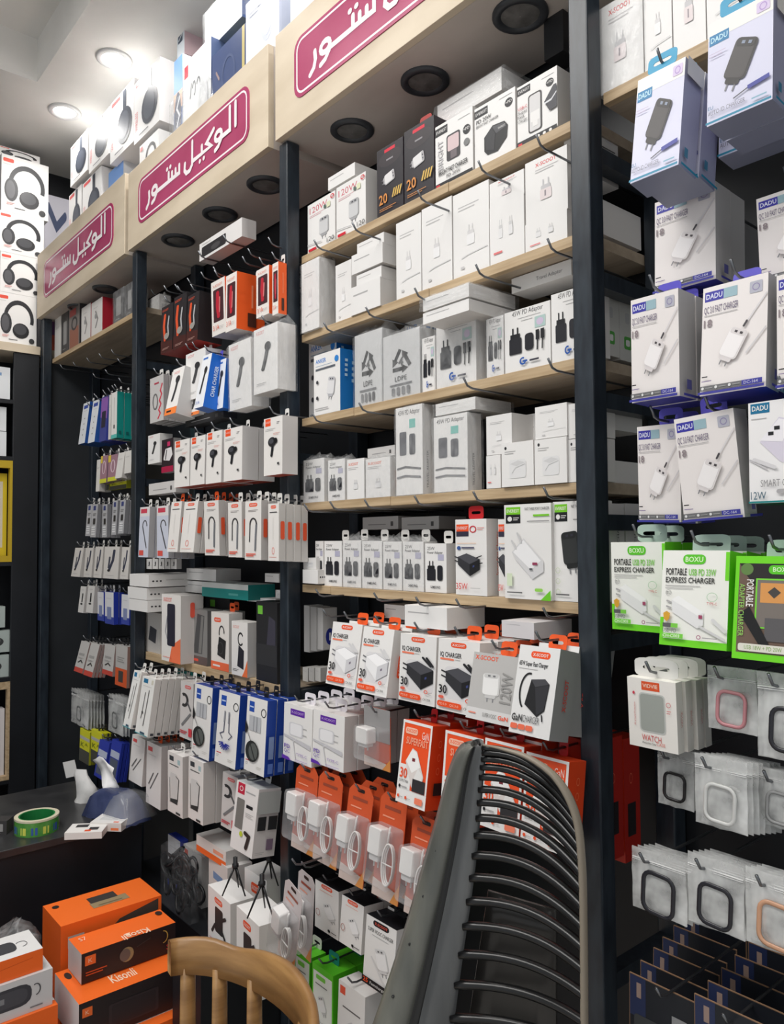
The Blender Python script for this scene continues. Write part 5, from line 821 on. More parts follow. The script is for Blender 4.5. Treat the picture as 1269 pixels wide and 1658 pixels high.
# zip bags with watch frames
def pouchmesh(nx=6, nz=8, seed=0):
    v, f = [], []
    for s_, y0 in ((-1, 0), (1, .0)):
        b = len(v)
        for j in range(nz + 1):
            for i in range(nx + 1):
                x, z = i / nx, j / nz; q = math.sin(math.pi * x) * math.sin(math.pi * min(1, z * 1.25)) if z < .8 else 0
                n = noise.noise(Vector((x * 3 + seed, z * 4, s_)))
                v.append((x + .03 * n * (1 if i not in (0,) else .5), s_ * (.006 * q + .0006) + .003 * noise.noise(Vector((x * 2.4 + seed, z * 2, 5))), z + (.02 * n if j in (0,) else 0)))
        for j in range(nz):
            for i in range(nx): a = b + j * (nx + 1) + i; q = (a, a + 1, a + nx + 2, a + nx + 1); f.append(q if s_ < 0 else q[::-1])
    return mesh(v, f, [POUCH], smooth=True, name='zip_bag')
PM = [pouchmesh(seed=k * 2.7) for k in range(4)]
zv, zf = boxes([(.01, .99, -.0016, .0016, .80, .808), (.01, .99, -.0016, .0016, .825, .833)]); ZIP = mesh(zv, zf, [M((226, 226, 226), .3)], name='zip_seal')
_bz = {}
def bezel(c):
    if c not in _bz:
        v, f = tube([(x, 0, z) for x, z in rrpts(.040, .048, .011, 4)], .0021, 6, True, 1.4); _bz[c] = mesh(v, f, [M(c, .25)], smooth=True, name='bezel')
    return _bz[c]
def zipbag(label, TL, TRx, BL, Y, c, deep=0, roll=0, name='zip_bag', cat='zip bag', hk=True, yaw=0):
    a = P(TL[0], TL[1], Y); w = P(TRx, TL[1], Y).x - a.x; h = a.z - P(BL[0], BL[1], Y).z
    for n in range(deep + 1):
        r = link(name, None); r.location = (a.x + .002 * n, Y + .013 * n, a.z - h - .002 * n); r.rotation_euler = (0, roll, yaw); tag(r, label if not n else label + ', %s on its hook' % ORD[n], cat)
        b = link('clear_pouch', random.choice(PM), r); b.scale = (w, 1, h); z_ = link('zip_seal', ZIP, b)
        if c and n < 3:
            g = link('watch_bezel', bezel(c), r); k = min(w / .072, 1.25); g.scale = (k, 1, k); g.location = (w * .52, -.0065, h * .36); g.rotation_euler = (0, .06, 0)
    if hk: hook(a + Vector((w * .32, -.025, -.018)), 'peg hook of the ' + label, 'peg hooks holding hanging stock')
DK = (40, 40, 46)
zipbag('frosted zip bag with pink frame beside the watch cases', (1145, 1076), 1224, (1150, 1178), -.08, (190, 130, 136), 4)
zipbag('zip bag with black frame at the upper right edge', (1225, 1086), 1330, (1225, 1222), -.12, DK, 3)
zipbag('frosted zip bag with ridged black frame under the watch cases', (1064, 1206), 1122, (1062, 1298), -.05, (36, 34, 36), 3)
zipbag('frosted zip bag with a clear frame, middle of the second row', (1124, 1218), 1208, (1120, 1328), -.1, (206, 206, 204), 6, roll=.0)
zipbag('frosted zip bag at the right edge in the second row', (1226, 1240), 1300, (1222, 1330), -.06, (150, 150, 150), 4)
zipbag('frosted zip bag with a dark frame, left of the bottom row', (1023, 1368), 1110, (1022, 1465), -.11, DK, 4)
zipbag('frosted zip bag with a dark frame, middle of the bottom row', (1112.5, 1377), 1203, (1112, 1488), -.12, DK, 4)
zipbag('frosted zip bag with rose gold frame, bottom row right', (1206, 1401.5), 1310, (1202, 1520), -.13, (196, 150, 120), 3)
for k in range(6):
    a = P(1016 + 21 * k, 1575 - 22 * k, -.12 + .001 * k); Yk = -.12 + .055 * k; a = P(1016 + 18 * k, 1575 - 19 * k, Yk)
    put('dark_card', 'dark screen protector card, %s from the front on the left hook' % ORD[k], (a.x, Yk, a.z - .15), .115, .0025, .15, (-.03 - .04 * (k == 2), .0, 0), name='screen_protector', cat='screen protector')
for k in range(5):
    Yk = -.14 + .06 * k; a = P(1121 + 22 * k, 1610 - 21 * k, Yk)
    put('dark_card', 'dark screen protector card, %s from the front on the right hook' % ORD[k], (a.x, Yk, a.z - .15), .125, .0025, .15, (-.03, .0, 0), name='screen_protector', cat='screen protector')
for u, v in ((1062, 1600), (1170, 1642)): hookpx(u, v, 'bent steel peg hook carrying screen protector cards', 'peg hooks holding hanging stock', -.16)
# ================================================================== BAY B: earphones and car chargers
sit('black_window_long', 'long white box with dark window lying on hooks under the middle cornice', 323, 392, 396, yb=424, Y=-.02, d=.05, name='long_box')
for q in (.05, .22): hook(Vector((P(323, 420, -.02).x + q, -.05, P(323, 424, -.02).z - .004)), 'peg hook bearing the long white window box, %s one' % ('left' if q < .1 else 'right'), 'peg hooks holding hanging stock')
for k, (u, v) in enumerate(((265, 462), (283, 460), (303, 450), (325, 440), (345, 432), (401, 402), (434, 384), (300, 556), (392, 415))): hookpx(u, v, 'bare bent steel peg hook under the middle cornice', 'bare peg hooks under the middle cornice')
for k, (a, b, t, q) in enumerate((((262, 499), 281, 0, (260, 574)), ((282, 483), 303, 0, (280, 568)), ((304.5, 480), 323.4, 0, (301, 558)))):
    hang('black_orange', 'black and orange car charger box, %s of three' % ORD[k], a, b, q, -.03, d=.09, tab='black', tw=.02)
for k, (a, b, q) in enumerate((((341.6, 459), 364, (343.5, 546)), ((366, 448), 384, (365, 539)), ((415, 439), 436, (415, 516)), ((441, 428), 451, (441, 511)))):
    hang('orange_window', 'white box with red window and orange side, %s of four' % ORD[k], a, b, q, -.03, d=.1 if k < 3 else .028, tab='white', tw=.02, deep=0)
hang('label_white', 'film bag of silvery goods behind the black and orange boxes', (240, 486), 258, (240, 512), .14, d=.05, tab='white', tw=.02, film=True)
hang('red_letter_bag', 'clear bag with red script beside the second upright', (243, 614), 265, (243, 686), -.02, d=.02, deep=3, tab='white', tw=.03)
hang('car_charger', 'white car charger box with orange foot, left of the blue boxes', (281, 599), 300, (266, 674), -.05, d=.07, deep=1, tab='white', tw=.02)
hang('car_white', 'white car charger box directly left of the blue boxes', (301, 575), 333, (301, 650), -.03, d=.06, deep=1, tab='white', tw=.02)
hang('car_charger', 'white box with orange foot peeping under the car charger boxes', (303, 640), 326, (300, 676), -.02, d=.06, tab=None)
hang('blue_car', 'bright blue car charger box with white side lettering', (329, 577), 344, (314, 662), -.05, d=.05, tab='blue', tw=.02)
hang('blue_car', 'bright blue car charger box half hidden behind the first blue one', (352, 585), 367, (346, 664), -.02, d=.05, tab=None)
hang('car_white', 'car charger box in a crumpled clear bag, left of two', (370, 560), 406, (372, 666), -.03, d=.06, tab=None, film=True, maxt=4)
hang('car_white', 'car charger box in a crumpled clear bag, right of two', (411, 536), 450, (411, 640), -.04, d=.06, tab='white', tw=.02, film=True, maxt=4)
sit('light_grey_long', 'dark flat box lying under the blue car charger boxes', 300, 362, 678, yb=692, Y=-.01, d=.05, name='flat_box').data = DS['black_green_tag']['carton']
sit('black_pink', 'small black and pink box left of the earphone boxes', 262, 281, 713, yb=766, Y=.0, d=.03)
sit('car_white', 'white box with printed blades tilted beside the second upright', 240, 259, 706, yb=752, Y=.0, d=.05)
sit('light_grey_long', 'small grey carton lying between earphone boxes and cable boxes', 241, 285, 784, yb=802, Y=-.02, d=.05, name='flat_box')
eb = 'white earphone box with black earpiece picture, %s of the row'
for k, (a, b, q) in enumerate((((283, 715), 307.5, (282, 790)), ((309.4, 709), 333, (307.5, 786.6)), ((335, 701.5), 360, (333, 784)), ((363, 696), 393, (362, 780)), ((427.4, 679), 458, (427, 771)))):
    hang('earphone', eb % ORD[k], a, b, q, -.05, d=.055 if k < 4 else .05, deep=1 if k < 4 else 0, tab='white', tw=.02, maxt=6)
cb = [('cable_red', (227, 821.6), 243, (224, 902)), ('cable_red', (254, 820), 273, (254, 903)), ('cable_plain', (278, 813), 295, (270.5, 893.5)), ('cable_plain', (299, 813), 321.5, (291, 894)), ('cable_orange', (330, 812), 354, (332, 899)), ('cable_orange', (369, 814), 391.5, (370, 902)), ('cable_orange', (397, 812), 423.6, (396.4, 906)), ('cable_plain', (434, 816), 452, (434, 908))]
for k, (ds, a, b, q) in enumerate(cb):
    hang(ds, 'slim white cable box, %s from the left under the earphone boxes' % ORD[k], a, b, q, -.05, d=.022, deep=3 if k not in (2,) else 1, tab='orange' if k in (2, 4) else 'white', tw=.025, name='cable_box', cat='cable box', maxt=9)
for k, (a, b, t, q, n) in enumerate(((210, 241, 929, 948, 'top'), (207, 238, 949.5, 968, 'middle'), (209, 239, 969, 987, 'bottom'))):
    sit('white_long', 'white long flat box jutting past the second upright, %s of three' % n, a, b, t, yb=q, Y=-.032, d=.2, name='flat_box')
sit('white_flat', 'white flat box at the back behind the jutting stack, upper', 302, 350, 920, yb=938, Y=.12, d=.1, name='flat_box'); sit('white_flat', 'white flat box at the back behind the jutting stack, lower', 300, 348, 940, yb=958, Y=.12, d=.1, name='flat_box')
for k in range(5): hang('packet_black_stick', 'small white packet above the flat stack, %s from left' % ORD[k], (237 + 10 * k, 905), 246 + 10 * k, (237 + 10 * k, 921), .05, d=.02, tab='white', tw=.02, name='cable_packet', cat='cable packet')
zb = ZK(1.316); YOFF = .045
sit('grey_phone', 'grey-white phone accessory box at the left end of the pine shelf', 236, 260, 990, zb, .01, d=.08)
sit('power_bank', 'white and orange box with tall dark power bank', 262, 293, 961.6, zb, -.045, d=.085); sit('power_bank', 'twin power bank box right behind the white and orange one', 272, 302, 960, zb, .045, d=.07)
sit('power_bank_dark', 'dark see-through power bank box under the teal box', 306, 336, 985, zb, .006, d=.06)
sit('black_green_tag', 'grey carton supporting the teal box at the back', 338, 372, 965, zb, .1, d=.08)
sit('teal_flat', 'teal flat box lying on top of the power bank boxes', 327, 402, 942, yb=965, Y=.02, d=.1, name='flat_box')
sit('power_bank_cable', 'white box with orange tab and black power bank with cable', 342, 371, 990, zb, .0, d=.05, tab='orange', tw=.035); sit('power_bank_cable', 'second orange-tab power bank box just behind', 352, 376, 988, zb, .06, d=.05, tab='orange', tw=.035)
sit('power_bank_loop', 'white box with looped strap power bank, front of the pine shelf', 375, 401, 1005, zb, -.008, d=.05)
sit('black_green_tag', 'black box with green tag at the right end of the pine shelf', 415, 449, 973, zb, .0, d=.06); sit('white_flat', 'white box lying on the black green-tag box', 400, 447, 966, yb=973 + 0, Y=.065, d=.06, name='flat_box')
sit('white_flat', 'white lid box near the middle upright above the black box', 429, 452, 928, yb=942, Y=.02, d=.07, name='flat_box'); sit('white_cube', 'small white box under the lid box near the middle upright', 446, 456, 955, yb=968, Y=.03, d=.06)
YOFF = 0.
hang('pencil_blue', 'tall white stylus box with teal foot, leftmost', (217.5, 1084.5), 230, (199, 1175), -.09, d=.022, deep=1, tab='white', tw=.025, name='stylus_box')
hang('pencil_blue', 'tall white stylus box with teal foot, second from the left', (231.5, 1094), 252, (218.6, 1185), -.09, d=.022, deep=6, tab='white', tw=.025, name='stylus_box')
hang('aux_cable', 'grey cable box with coiled black lead left of the blue boxes', (293, 1101.5), 314, (290.5, 1192), -.03, d=.03, deep=1, tab='white', tw=.025, name='cable_box')
nb = 'white and blue earphone box, %s of three'
hang('neckband_pod', nb % 'left' + ', with round case', (316, 1106), 345, (309.4, 1220), -.06, d=.03, deep=2, tab='black', tw=.025, name='earphone_box')
hang('neckband_coil', nb % 'middle' + ', with coiled cord', (355.6, 1116.6), 389.6, (347, 1232), -.07, d=.03, deep=2, tab='black', tw=.025, name='earphone_box')
hang('neckband_pod', nb % 'right' + ', beside the middle upright', (401, 1126), 434, (394.5, 1245), -.08, d=.03, deep=2, tab='black', tw=.025, name='earphone_box')
sit('teal_flat', 'small teal box tucked under the pine shelf', 284, 312, 1076, yb=1090, Y=.06, d=.06, name='flat_box')
hang('pencil_red', 'slim white stylus box with red mark, left of the orange-tab row', (214.5, 1188.5), 236, (208, 1262), -.06, d=.04, tab='white', tw=.02, name='stylus_box')
hang('pencil_red', 'slim white stylus box with red mark under orange tabs', (238, 1199), 262, (236, 1298), -.06, d=.024, deep=3, tab='orange', tw=.035, name='stylus_box')
hang('tall_white_dark', 'tall white trimmer-like box, left of two above the jumble', (271.6, 1215), 296, (271.6, 1311.6), -.08, d=.03, deep=1, tab='white', tw=.03)
hang('tall_white_dark', 'tall white trimmer-like box, right of two above the jumble', (305.6, 1224.6), 330, (304.5, 1323), -.08, d=.04, deep=2, tab='white', tw=.03)
hang('aux_cable', 'pale card box with crimson square behind the phone holder box', (361, 1249), 386, (357.5, 1336), -.03, d=.03, deep=1, tab='white', tw=.02)
hang('phone_holder', 'large white phone holder box with crimson tag and clear window', (384, 1262.4), 420, (372, 1370), -.1, d=.07, tab='white', tw=.03)
# jumble at the foot of bay B, on a low black ledge
LZ = .50
o = bobj('plinth', [(POST[1] + .05, POST[2] - .005, -.06, .245, 0, LZ)], BLACKP); tag(bobj('plinth_step', [(-2.08, POST[2] - .005, -.24, -.0602, 0, .59)], BLACKP), 'black step in front of the plinth carrying the phone mount boxes', 'plinth'); tag(o, 'low black plinth under the jumble of boxes at the foot of the earphone bay', 'plinth')
def jum(ds, label, x0, x1, yt, yb, Y, d, z=None, rz=0, **k): return sit(ds, label, x0, x1, yt, z=z if z is not None else LZ, Y=Y, d=d, rz=rz, **k)
jum('mount_white', 'white phone mount box in the jumble, left of two with a bent top', 337, 380, 1432, 1503, -.14, .07, z=.59, rz=-.08)
jum('mount_white', 'white phone mount box in the jumble, right of two by the wooden chair', 383, 428, 1466, 1540, -.17, .09, z=.59, rz=-.1)
jum('white_logo', 'white box with dark lettering between the tall carton and the phone holder', 338, 376, 1380, 1426, -.03, .08, rz=-.1).data = DS['label_white']['carton']
jum('white_orange_square', 'beige carton standing at the back of the jumble', 297, 330, 1366, 1442, .03, .07, rz=-.05)
jum('white_orange_edge', 'white flat box with orange underside leaning in the jumble', 318, 366, 1350, 1374, -.04, .08, z=P(318, 1376, -.04).z, name='flat_box')
jum('mount_white', 'white box behind the phone mounts next to the upright', 396, 432, 1404, 1445, -.04, .08)
jum('packet_blue', 'blue packet in the dark corner of the jumble', 272, 292, 1350, 1405, .02, .03)
jum('dark_shelf_box', 'grey lidded box in the dark corner of the jumble', 262, 295, 1397, 1440, .05, .08)
# clear bag of black cables
v, f = [], []
R = random.Random(3); c0 = P(296, 1468, -.03); c0.z = LZ + .11; vf = []
for k in range(34):
    a = c0 + Vector((R.uniform(-.08, .08), R.uniform(-.02, .015), R.uniform(-.06, .06))); rr = R.uniform(.03, .05); t1 = Vector((R.uniform(-1, 1), R.uniform(-.3, .3), R.uniform(-1, 1))).normalized(); t2 = t1.cross(Vector((R.uniform(-.3, .3), 1, R.uniform(-.3, .3)))).normalized()
    vf.append(tube([a + t1 * (rr * math.cos(q)) + t2 * (rr * .7 * math.sin(q)) for q in (2 * math.pi * j / 14 for j in range(14))], .0052, 5, True))
r = link('cable_bag', None); tag(r, 'clear bag stuffed with black cables beside the orange boxes', 'cable bag'); v, f = join(*vf); link('black_cables', mesh(v, f, [M((26, 26, 28), .35)], smooth=True), r)
b = link('clear_bag', FILMS[2], r); b.location = c0 + Vector((-.1, -.028, -.105)); b.scale = (.2, .055, .19); b.material_slots[0].link = 'OBJECT'; b.material_slots[0].material = clear('thin_clear_film', (230, 232, 236), .05, .08, bump=.8, sc=5)
def tripod(u, v, s, Y, label):
    p = P(u, v, Y); r = link('mini_tripod', None); r.location = p; tag(r, label, 'tripod')
    for k in range(3):
        a = 2.1 * k + .3; vv, ff = tube([(0, 0, 0), (.012 * s * math.cos(a) * 3, .012 * s * math.sin(a) * 3, -.075 * s)], [.0035, .002], 6); link('leg', mesh(vv, ff, [M((24, 24, 26), .35)], smooth=True), r)
    vv, ff = lathe([(.001, .022), (.006, .02), (.006, .004), (.009, .002), (.009, -.006), (.001, -.008)], 10); link('head', mesh(vv, ff, [M((30, 30, 32), .35)], smooth=True), r)
tripod(381, 1400, 1, -.15, 'tiny black tripod standing on the left phone mount box'); tripod(424, 1429, 1.05, -.18, 'tiny black tripod standing on the right phone mount box'); tripod(436, 1390, .9, -.05, 'tiny black tripod at the back near the upright')
# ================================================================== BAY A: far left, small hanging goods
za = ZK(2.645); YOFF = .045
for k, (ds, a, b, t) in enumerate((('packet_white', 89, 99, 517), ('dark_shelf_box', 100, 111, 510), ('picture_box', 112, 129, 503), ('white_red_side', 132, 147, 500), ('white_red_side', 148, 166, 492), ('dark_shelf_box', 184, 200, 474), ('dark_shelf_box', 204, 216, 462))):
    sit(ds, 'small box on the shelf under the leftmost cornice, %s from the left' % ORD[k], a, b, t, za, .012, d=.06, film=k >= 5, name='small_box')
YOFF = 0.
def arow(items, label, Y=.06, d=None, deep=1, tab='white', **k):
    for i, (ds, TL, TR, BL) in enumerate(items): hang(ds, label % ORD[i], TL, TR, BL, Y, d=d, deep=deep, tab=tab, tw=.02, name='cable_packet', cat='cable packet', hk='peg hook of the ', **k)
arow([('cable_blue_side', (135.4, 654), 146, (126.7, 719.7)), ('cable_blue_side', (151, 650), 162, (142, 718)), ('cable_purple', (165, 644), 176, (160, 716)), ('packet_white', (177, 640), 181, (175, 712)), ('cable_teal_side', (181, 637), 190, (180, 711))], 'slim cable box high in the leftmost bay, %s from left', .05, .03, 2)
arow([('packet_white', (157, 745), 163, (155, 796)), ('packet_pink', (164, 739), 175, (161, 783)), ('packet_pink', (176, 738), 191, (174, 780)), ('packet_white', (192, 734), 203, (186, 775)), ('packet_white', (203, 731), 214, (201, 767))], 'packet of the pink and yellow leftmost row, %s from left', .05, .025, 1)
arow([('card_yellow', (156, 775), 178, (155, 796)), ('card_yellow', (178, 778), 205, (178, 794))], 'yellow foot of a packet in the leftmost bay, %s from the left', .08, .02, 0, None)
arow([('packet_grey', (142, 817), 150, (138, 868)), ('packet_grey', (150, 817), 159, (146, 870)), ('packet_grey', (166, 817), 174, (165, 870)), ('packet_grey', (183, 811), 191, (180, 866)), ('packet_grey', (195, 810), 204, (191, 864))], 'grey blister strip with white lettering, %s from the left', .05, .018, 2)
arow([('packet_cable', (122, 887), 136, (115, 933)), ('packet_cable', (139, 887), 152, (135, 934)), ('packet_cable', (155, 885), 168, (151, 935)), ('packet_cable', (170, 885), 194, (167, 936)), ('packet_cable', (198, 886), 211, (194, 937))], 'white cable packet with printed lead, %s from the left', .05, .018, 1)
arow([('packet_black_stick', (131, 949), 140, (126, 991)), ('packet_black_stick', (143, 948), 154, (139, 991)), ('packet_blue', (158, 958), 168, (158, 1004)), ('packet_blue', (170, 958), 184, (170, 1009)), ('packet_blue', (197, 962), 210, (196, 1010))], 'packet of the white and blue leftmost row, %s from left', .05, .022, 1)
arow([('bag_red_foot', (132, 1037), 146, (118, 1080)), ('bag_red_foot', (148, 1040), 162, (134, 1086)), ('bag_red_foot', (170, 1042), 187, (165, 1090)), ('bag_orange_foot', (188, 1043), 207, (186, 1108))], 'clear packet with red or orange foot, %s from the left', .04, .012, 3, 'black')
for k, (a, b, q, dp) in enumerate((((116, 1113), 144, (112, 1166), 5), ((176, 1122), 200, (176, 1182), 4))): zipbag('frosted zip bag with grey frame in the leftmost bay, %s one' % ('left' if k == 0 else 'right'), a, b, q, .03, (110, 112, 112), dp)
arow([('card_yellow', (130, 1178), 146, (128, 1230)), ('card_yellow', (148, 1180), 165, (147, 1232)), ('card_blue', (162, 1195), 178, (152, 1255)), ('card_blue', (182, 1196), 198, (172, 1258))], 'accessory card behind the tissue pack, %s from the left', .03, .012, 2, 'black')
for u, v in ((97, 590), (118, 586), (140, 579), (160, 572), (180, 566), (150, 604), (170, 598), (190, 580), (140, 650), (155, 640), (168, 634), (185, 622), (192, 612)): hookpx(u, v, 'bare bent peg hook in the leftmost bay', 'bare peg hooks of the leftmost bay', .03)
# ================================================================== top of the cornices: headphone boxes
TZ = 3.222; TB = 3.2
lo = 'lower-layer headphone carton on the leftmost cornices, %s from the left'
for k, (ds, a, b, t, Y) in enumerate((('headphone_oval', 112, 132, 318, .06), ('headphone_oval', 134, 164, 299, .06), ('blue_print', 176, 200, 281, .08), ('ring_white', 226, 257, 238, .05))):
    sit(ds, lo % ORD[k], a, b, t, TZ if k < 3 else TB, Y, d=.12, name='headphone_box')
up = 'white headphone carton with dark oval cup, %s of four in the upper layer'
for k, (a, b, t, q) in enumerate(((114.6, 142, 240, 303), (144.7, 177, 210, 281), (179, 217, 170, 266), (217.5, 259, 138, 235))):
    sit('headphone_oval', up % ORD[k], a, b, t, yb=q, Y=.05, d=.12, name='headphone_box', cat='headphone box')
sit('headphone_box', 'white headphone carton at the back on top, under the ceiling', 222, 268, 92, yb=150, Y=.19, d=.08, name='headphone_box')
sit('blue_print', 'slim carton with blue photo print on the middle cornice', 282, 296, 101, TB, .06, d=.1, name='headphone_box')
sit('tall_pink', 'tall pale carton with pink side on the middle cornice', 287, 299, 14, yb=98, Y=.17, d=.1, name='tall_carton')
sit('earset_white', 'white earphone carton with red corner mark on the middle cornice', 297, 342, 106, TB, .05, d=.1, name='headphone_box')
sit('navy_box', 'navy blue carton with gold edge on the middle cornice', 343.5, 398, 92, TB, .05, d=.12, name='navy_carton')
sit('pale_headphone', 'pale blue-white headphone carton, large, at the right of the middle cornice', 398, 452, 8, TB, .05, d=.12, name='headphone_box')
o = sit('white_flat', 'crumpled clear bag with yellow print lying on the navy carton', 332, 392, 22, yb=88, Y=.08, d=.1, film=True, name='bagged_goods'); o.data = DS['earset_white']['carton']
r = link('plastic_bag_bundle', FILMS[1]); p_ = P(283, 190, -.0); r.location = (p_.x, -.015, TB); r.scale = (.22, .045, .12); tag(r, 'crumpled clear bag draped over the middle cornice edge', 'plastic bag')
sit('pale_headphone', 'pale carton standing on the nearest cornice, mostly out of frame', 470, 560, -60, 3.2, .05, d=.1, name='headphone_box')
# ================================================================== LEFT WALL cabinet and headphone stack
cab = link('wall_cabinet', None); cab.location = (XL, 0, 0); tag(cab, 'black wall cabinet with open niches at the left edge', 'cabinet')
yA = PX(20, 800, XL).y
bobj('stile', [(-.02, 0, yA, -.005, 0, 2.70)], BLACKP, cab, .002); bobj('back_panel', [(-.3, -.28, -1.2, -.005, 0, 2.70)], BLACKP, cab); bobj('top_board', [(-.3, .01, -1.2, -.005, 2.70, 2.742), (-.3, -.021, -.0049, .29, 2.70, 2.742)], PLY, cab)
zs = [PX(0, y, XL).z for y in (645, 738, 910, 1098, 1265)]
for z in zs: bobj('niche_shelf', [(-.28, 0, -1.2, yA, z - .02, z)], BLACKP, cab)
bobj('yellow_frame', [(-.03, .002, yA - .012, yA, zs[2], PX(0, 745, XL).z), (-.03, .002, -1.2, yA - .012, PX(0, 757, XL).z, PX(0, 745, XL).z), (-.03, .002, -1.2, yA - .012, zs[2], zs[2] + .03)], M((190, 160, 40)), cab)
bobj('pine_frame', [(-.03, .002, yA - .012, yA, zs[4], PX(0, 1105, XL).z), (-.03, .002, -1.2, yA - .012, PX(0, 1117, XL).z, PX(0, 1105, XL).z), (-.03, .002, -1.2, yA - .012, zs[4], zs[4] + .02)], WOOD, cab)
XH = XL - .022; yb0 = PX(-2, 400, XH).y
hz = [PX(35, y, XH).z for y in (548, 478, 414, 349, 258)]
hz[0] = 2.742
for k in range(4):
    put('headphone_box', 'white headphone box facing right, %s of the stack at the left edge' % ('bottom' if k == 0 else 'top' if k == 3 else ORD[k] + ' from the bottom'), (XH, yb0 + .008 * (k % 2), hz[k] + .001 * k), PX(64 + 4 * (k % 2) + (10 if k > 1 else 0), 400, XH).y - yb0 - .01, .12, hz[k + 1] - hz[k], (0, 0, math.pi / 2), name='headphone_box', cat='headphone box')
put('headphone_box', 'white headphone carton half hidden on top of the left stack', (XH - .03, yb0, hz[4] + .005), .2, .1, .05, (0, 0, math.pi / 2), name='headphone_box', cat='headphone box')
put('cartoon_print', 'tall printed carton between the left stack and the leftmost cornice', (XH - .13, PX(72, 300, XH - .13).y, 2.743), .13, .1, .88, (0, 0, math.pi / 2), name='printed_carton')
sidebox('white_logo', 'white box with blue print in the top niche of the wall cabinet', -40, 16, 592, 640, XL - .03, z=zs[0]); sidebox('white_logo', 'white box in the second niche, upper of two', -40, 10, 657, 695, XL - .03, z=zs[1] + .13); sidebox('white_logo', 'white box in the second niche, lower of two', -40, 10, 697, 735, XL - .03, z=zs[1])
sidebox('yellow_frame_box', 'beige framed box in the yellow niche', -60, 10, 765, 900, XL - .05, z=zs[2] + .03)
sidebox('grey_watch_box', 'grey-green watch box in the fourth niche, lower', -40, 14, 1062, 1095, XL - .03, z=zs[3]); sidebox('grey_watch_box', 'grey-green watch box in the fourth niche, middle', -40, 18, 1022, 1060, XL - .03); sidebox('grey_watch_box', 'grey-green watch box in the fourth niche, upper', -40, 8, 983, 1019, XL - .03)
sidebox('plain_lilac', 'pale carton in the pine-framed niche', -40, 6, 1150, 1255, XL - .03, z=zs[4] + .02)
# ================================================================== COUNTER and goods on it
CX, CZ = -2.71, .75
cn = link('counter', None); cn.location = (CX, 0, 0); tag(cn, 'low black counter with a dull top in front of the leftmost bay', 'counter')
bobj('counter_top', [(-.6, .0, -2.4, -.064, CZ - .025, CZ)], noisy('counter_laminate', (40, 40, 42), (54, 54, 55), (12, 12, 12), .3), cn, .002); bobj('front_panel', [(-.03, -.006, -2.38, -.066, 0, CZ - .025)], BLACKP, cn); bobj('body', [(-.6, -.03, -2.38, -.066, 0, CZ - .025)], BLACKP, cn)
def onc(u, v): p = PZ(u, v, CZ); p.z = CZ; return p
tp = onc(34, 1350); ro = .07
t = link('tape_roll', None); t.location = tp + Vector((0, .05, 0)); tag(t, 'roll of packing tape with green core on the black counter', 'tape')
v, f = lathe([(ro, .0), (ro, .05), (ro - .005, .052), (ro - .012, .05), (ro - .012, 0.0), (ro, 0)], 32); link('tape', mesh(v, f, [noisy('tape_gloss', (60, 130, 50), (90, 150, 70), (30, 30, 30), .15)], smooth=False), t)
v, f = lathe([(ro - .0125, 0.0), (ro - .0125, .052), (ro - .017, .052), (ro - .017, 0), (ro - .0125, 0)], 32); link('green_core', mesh(v, f, [M((30, 120, 60))]), t)
vv, ff = [], []
for k in range(12):
    a0 = 2 * math.pi * k / 12; n = len(vv)
    for a in (a0, a0 + .28): vv += [(1.006 * ro * math.cos(a), 1.006 * ro * math.sin(a), .006), (1.006 * ro * math.cos(a), 1.006 * ro * math.sin(a), .03)]
    ff.append((n, n + 2, n + 3, n + 1))
v2, f2 = lathe([(ro + .0005, .046), (ro + .0008, .0525), (ro - .0122, .0525), (ro - .0122, .046)], 32); link('paper_rim', mesh(v2, f2, [M((214, 206, 180), .4)]), t)
link('printed_band', mesh(vv, ff, [M((206, 210, 90), .2), M((60, 90, 160), .2)], [k % 2 for k in range(12)]), t)
def cbox(ds, label, u, v, sx, sy, sz, rz, name='small_box'):
    p = onc(u, v); return put(ds, label, p, sx, sy, sz, (0, 0, rz), name=name)
D('cnt_box', 12, 2, 8, lambda p: (p.__setattr__('face', 'T'), p.rect(2, 4.6, 6, 7, (60, 58, 60)), p.rect(7, 2, 10, 4.4, (56, 54, 56)), p.rect(6, .8, 8, 2.2, (226, 90, 50))), (226, 222, 218), (214, 210, 206), (232, 229, 226))
D('cnt_box_grey', 12, 2.4, 10, lambda p: (p.rect(8, .3, 11, 1, (240, 130, 80)), p.__setattr__('face', 'T'), p.rect(2, 3, 9, 8, (208, 208, 208)), p.rect(8.6, .6, 10.6, 1.6, (236, 110, 70))), (222, 218, 214), (214, 210, 206), (230, 228, 226))
cbox('cnt_box', 'small white box with dark print on the counter beside the tape', 104, 1360, .12, .085, .022, .95); cbox('cnt_box_grey', 'white flat box with orange mark on the counter before the tissue pack', 146, 1345, .11, .09, .028, .75)
# tissue pack
tq = PZ(206, 1298, CZ + .05); tq.z = CZ; tq.y -= .035; tq.x -= .01; r = link('tissue_pack', None); r.location = tq; r.rotation_euler = (0, 0, .25); tag(r, 'navy tissue pack in clear film with a tissue pulled up', 'tissue pack')
v, f = [], []; nx, ny = 10, 7
for j in range(ny + 1):
    for i in range(nx + 1):
        x, y = i / nx - .5, j / ny - .5; hh = .1 * (1 - (2 * abs(x)) ** 4) ** .5 * (1 - (2 * abs(y)) ** 4) ** .5; v.append((x * .24, y * .12, hh + .01 * noise.noise(Vector((x * 8, y * 8, 1)))))
for j in range(ny):
    for i in range(nx): a = j * (nx + 1) + i; f.append((a, a + 1, a + nx + 2, a + nx + 1))
link('wrapper', mesh(v, f, [noisy('navy_wrapper', (52, 60, 92), (70, 78, 112), (14, 14, 14), .2, .3)], smooth=True), r)
v, f = [], []
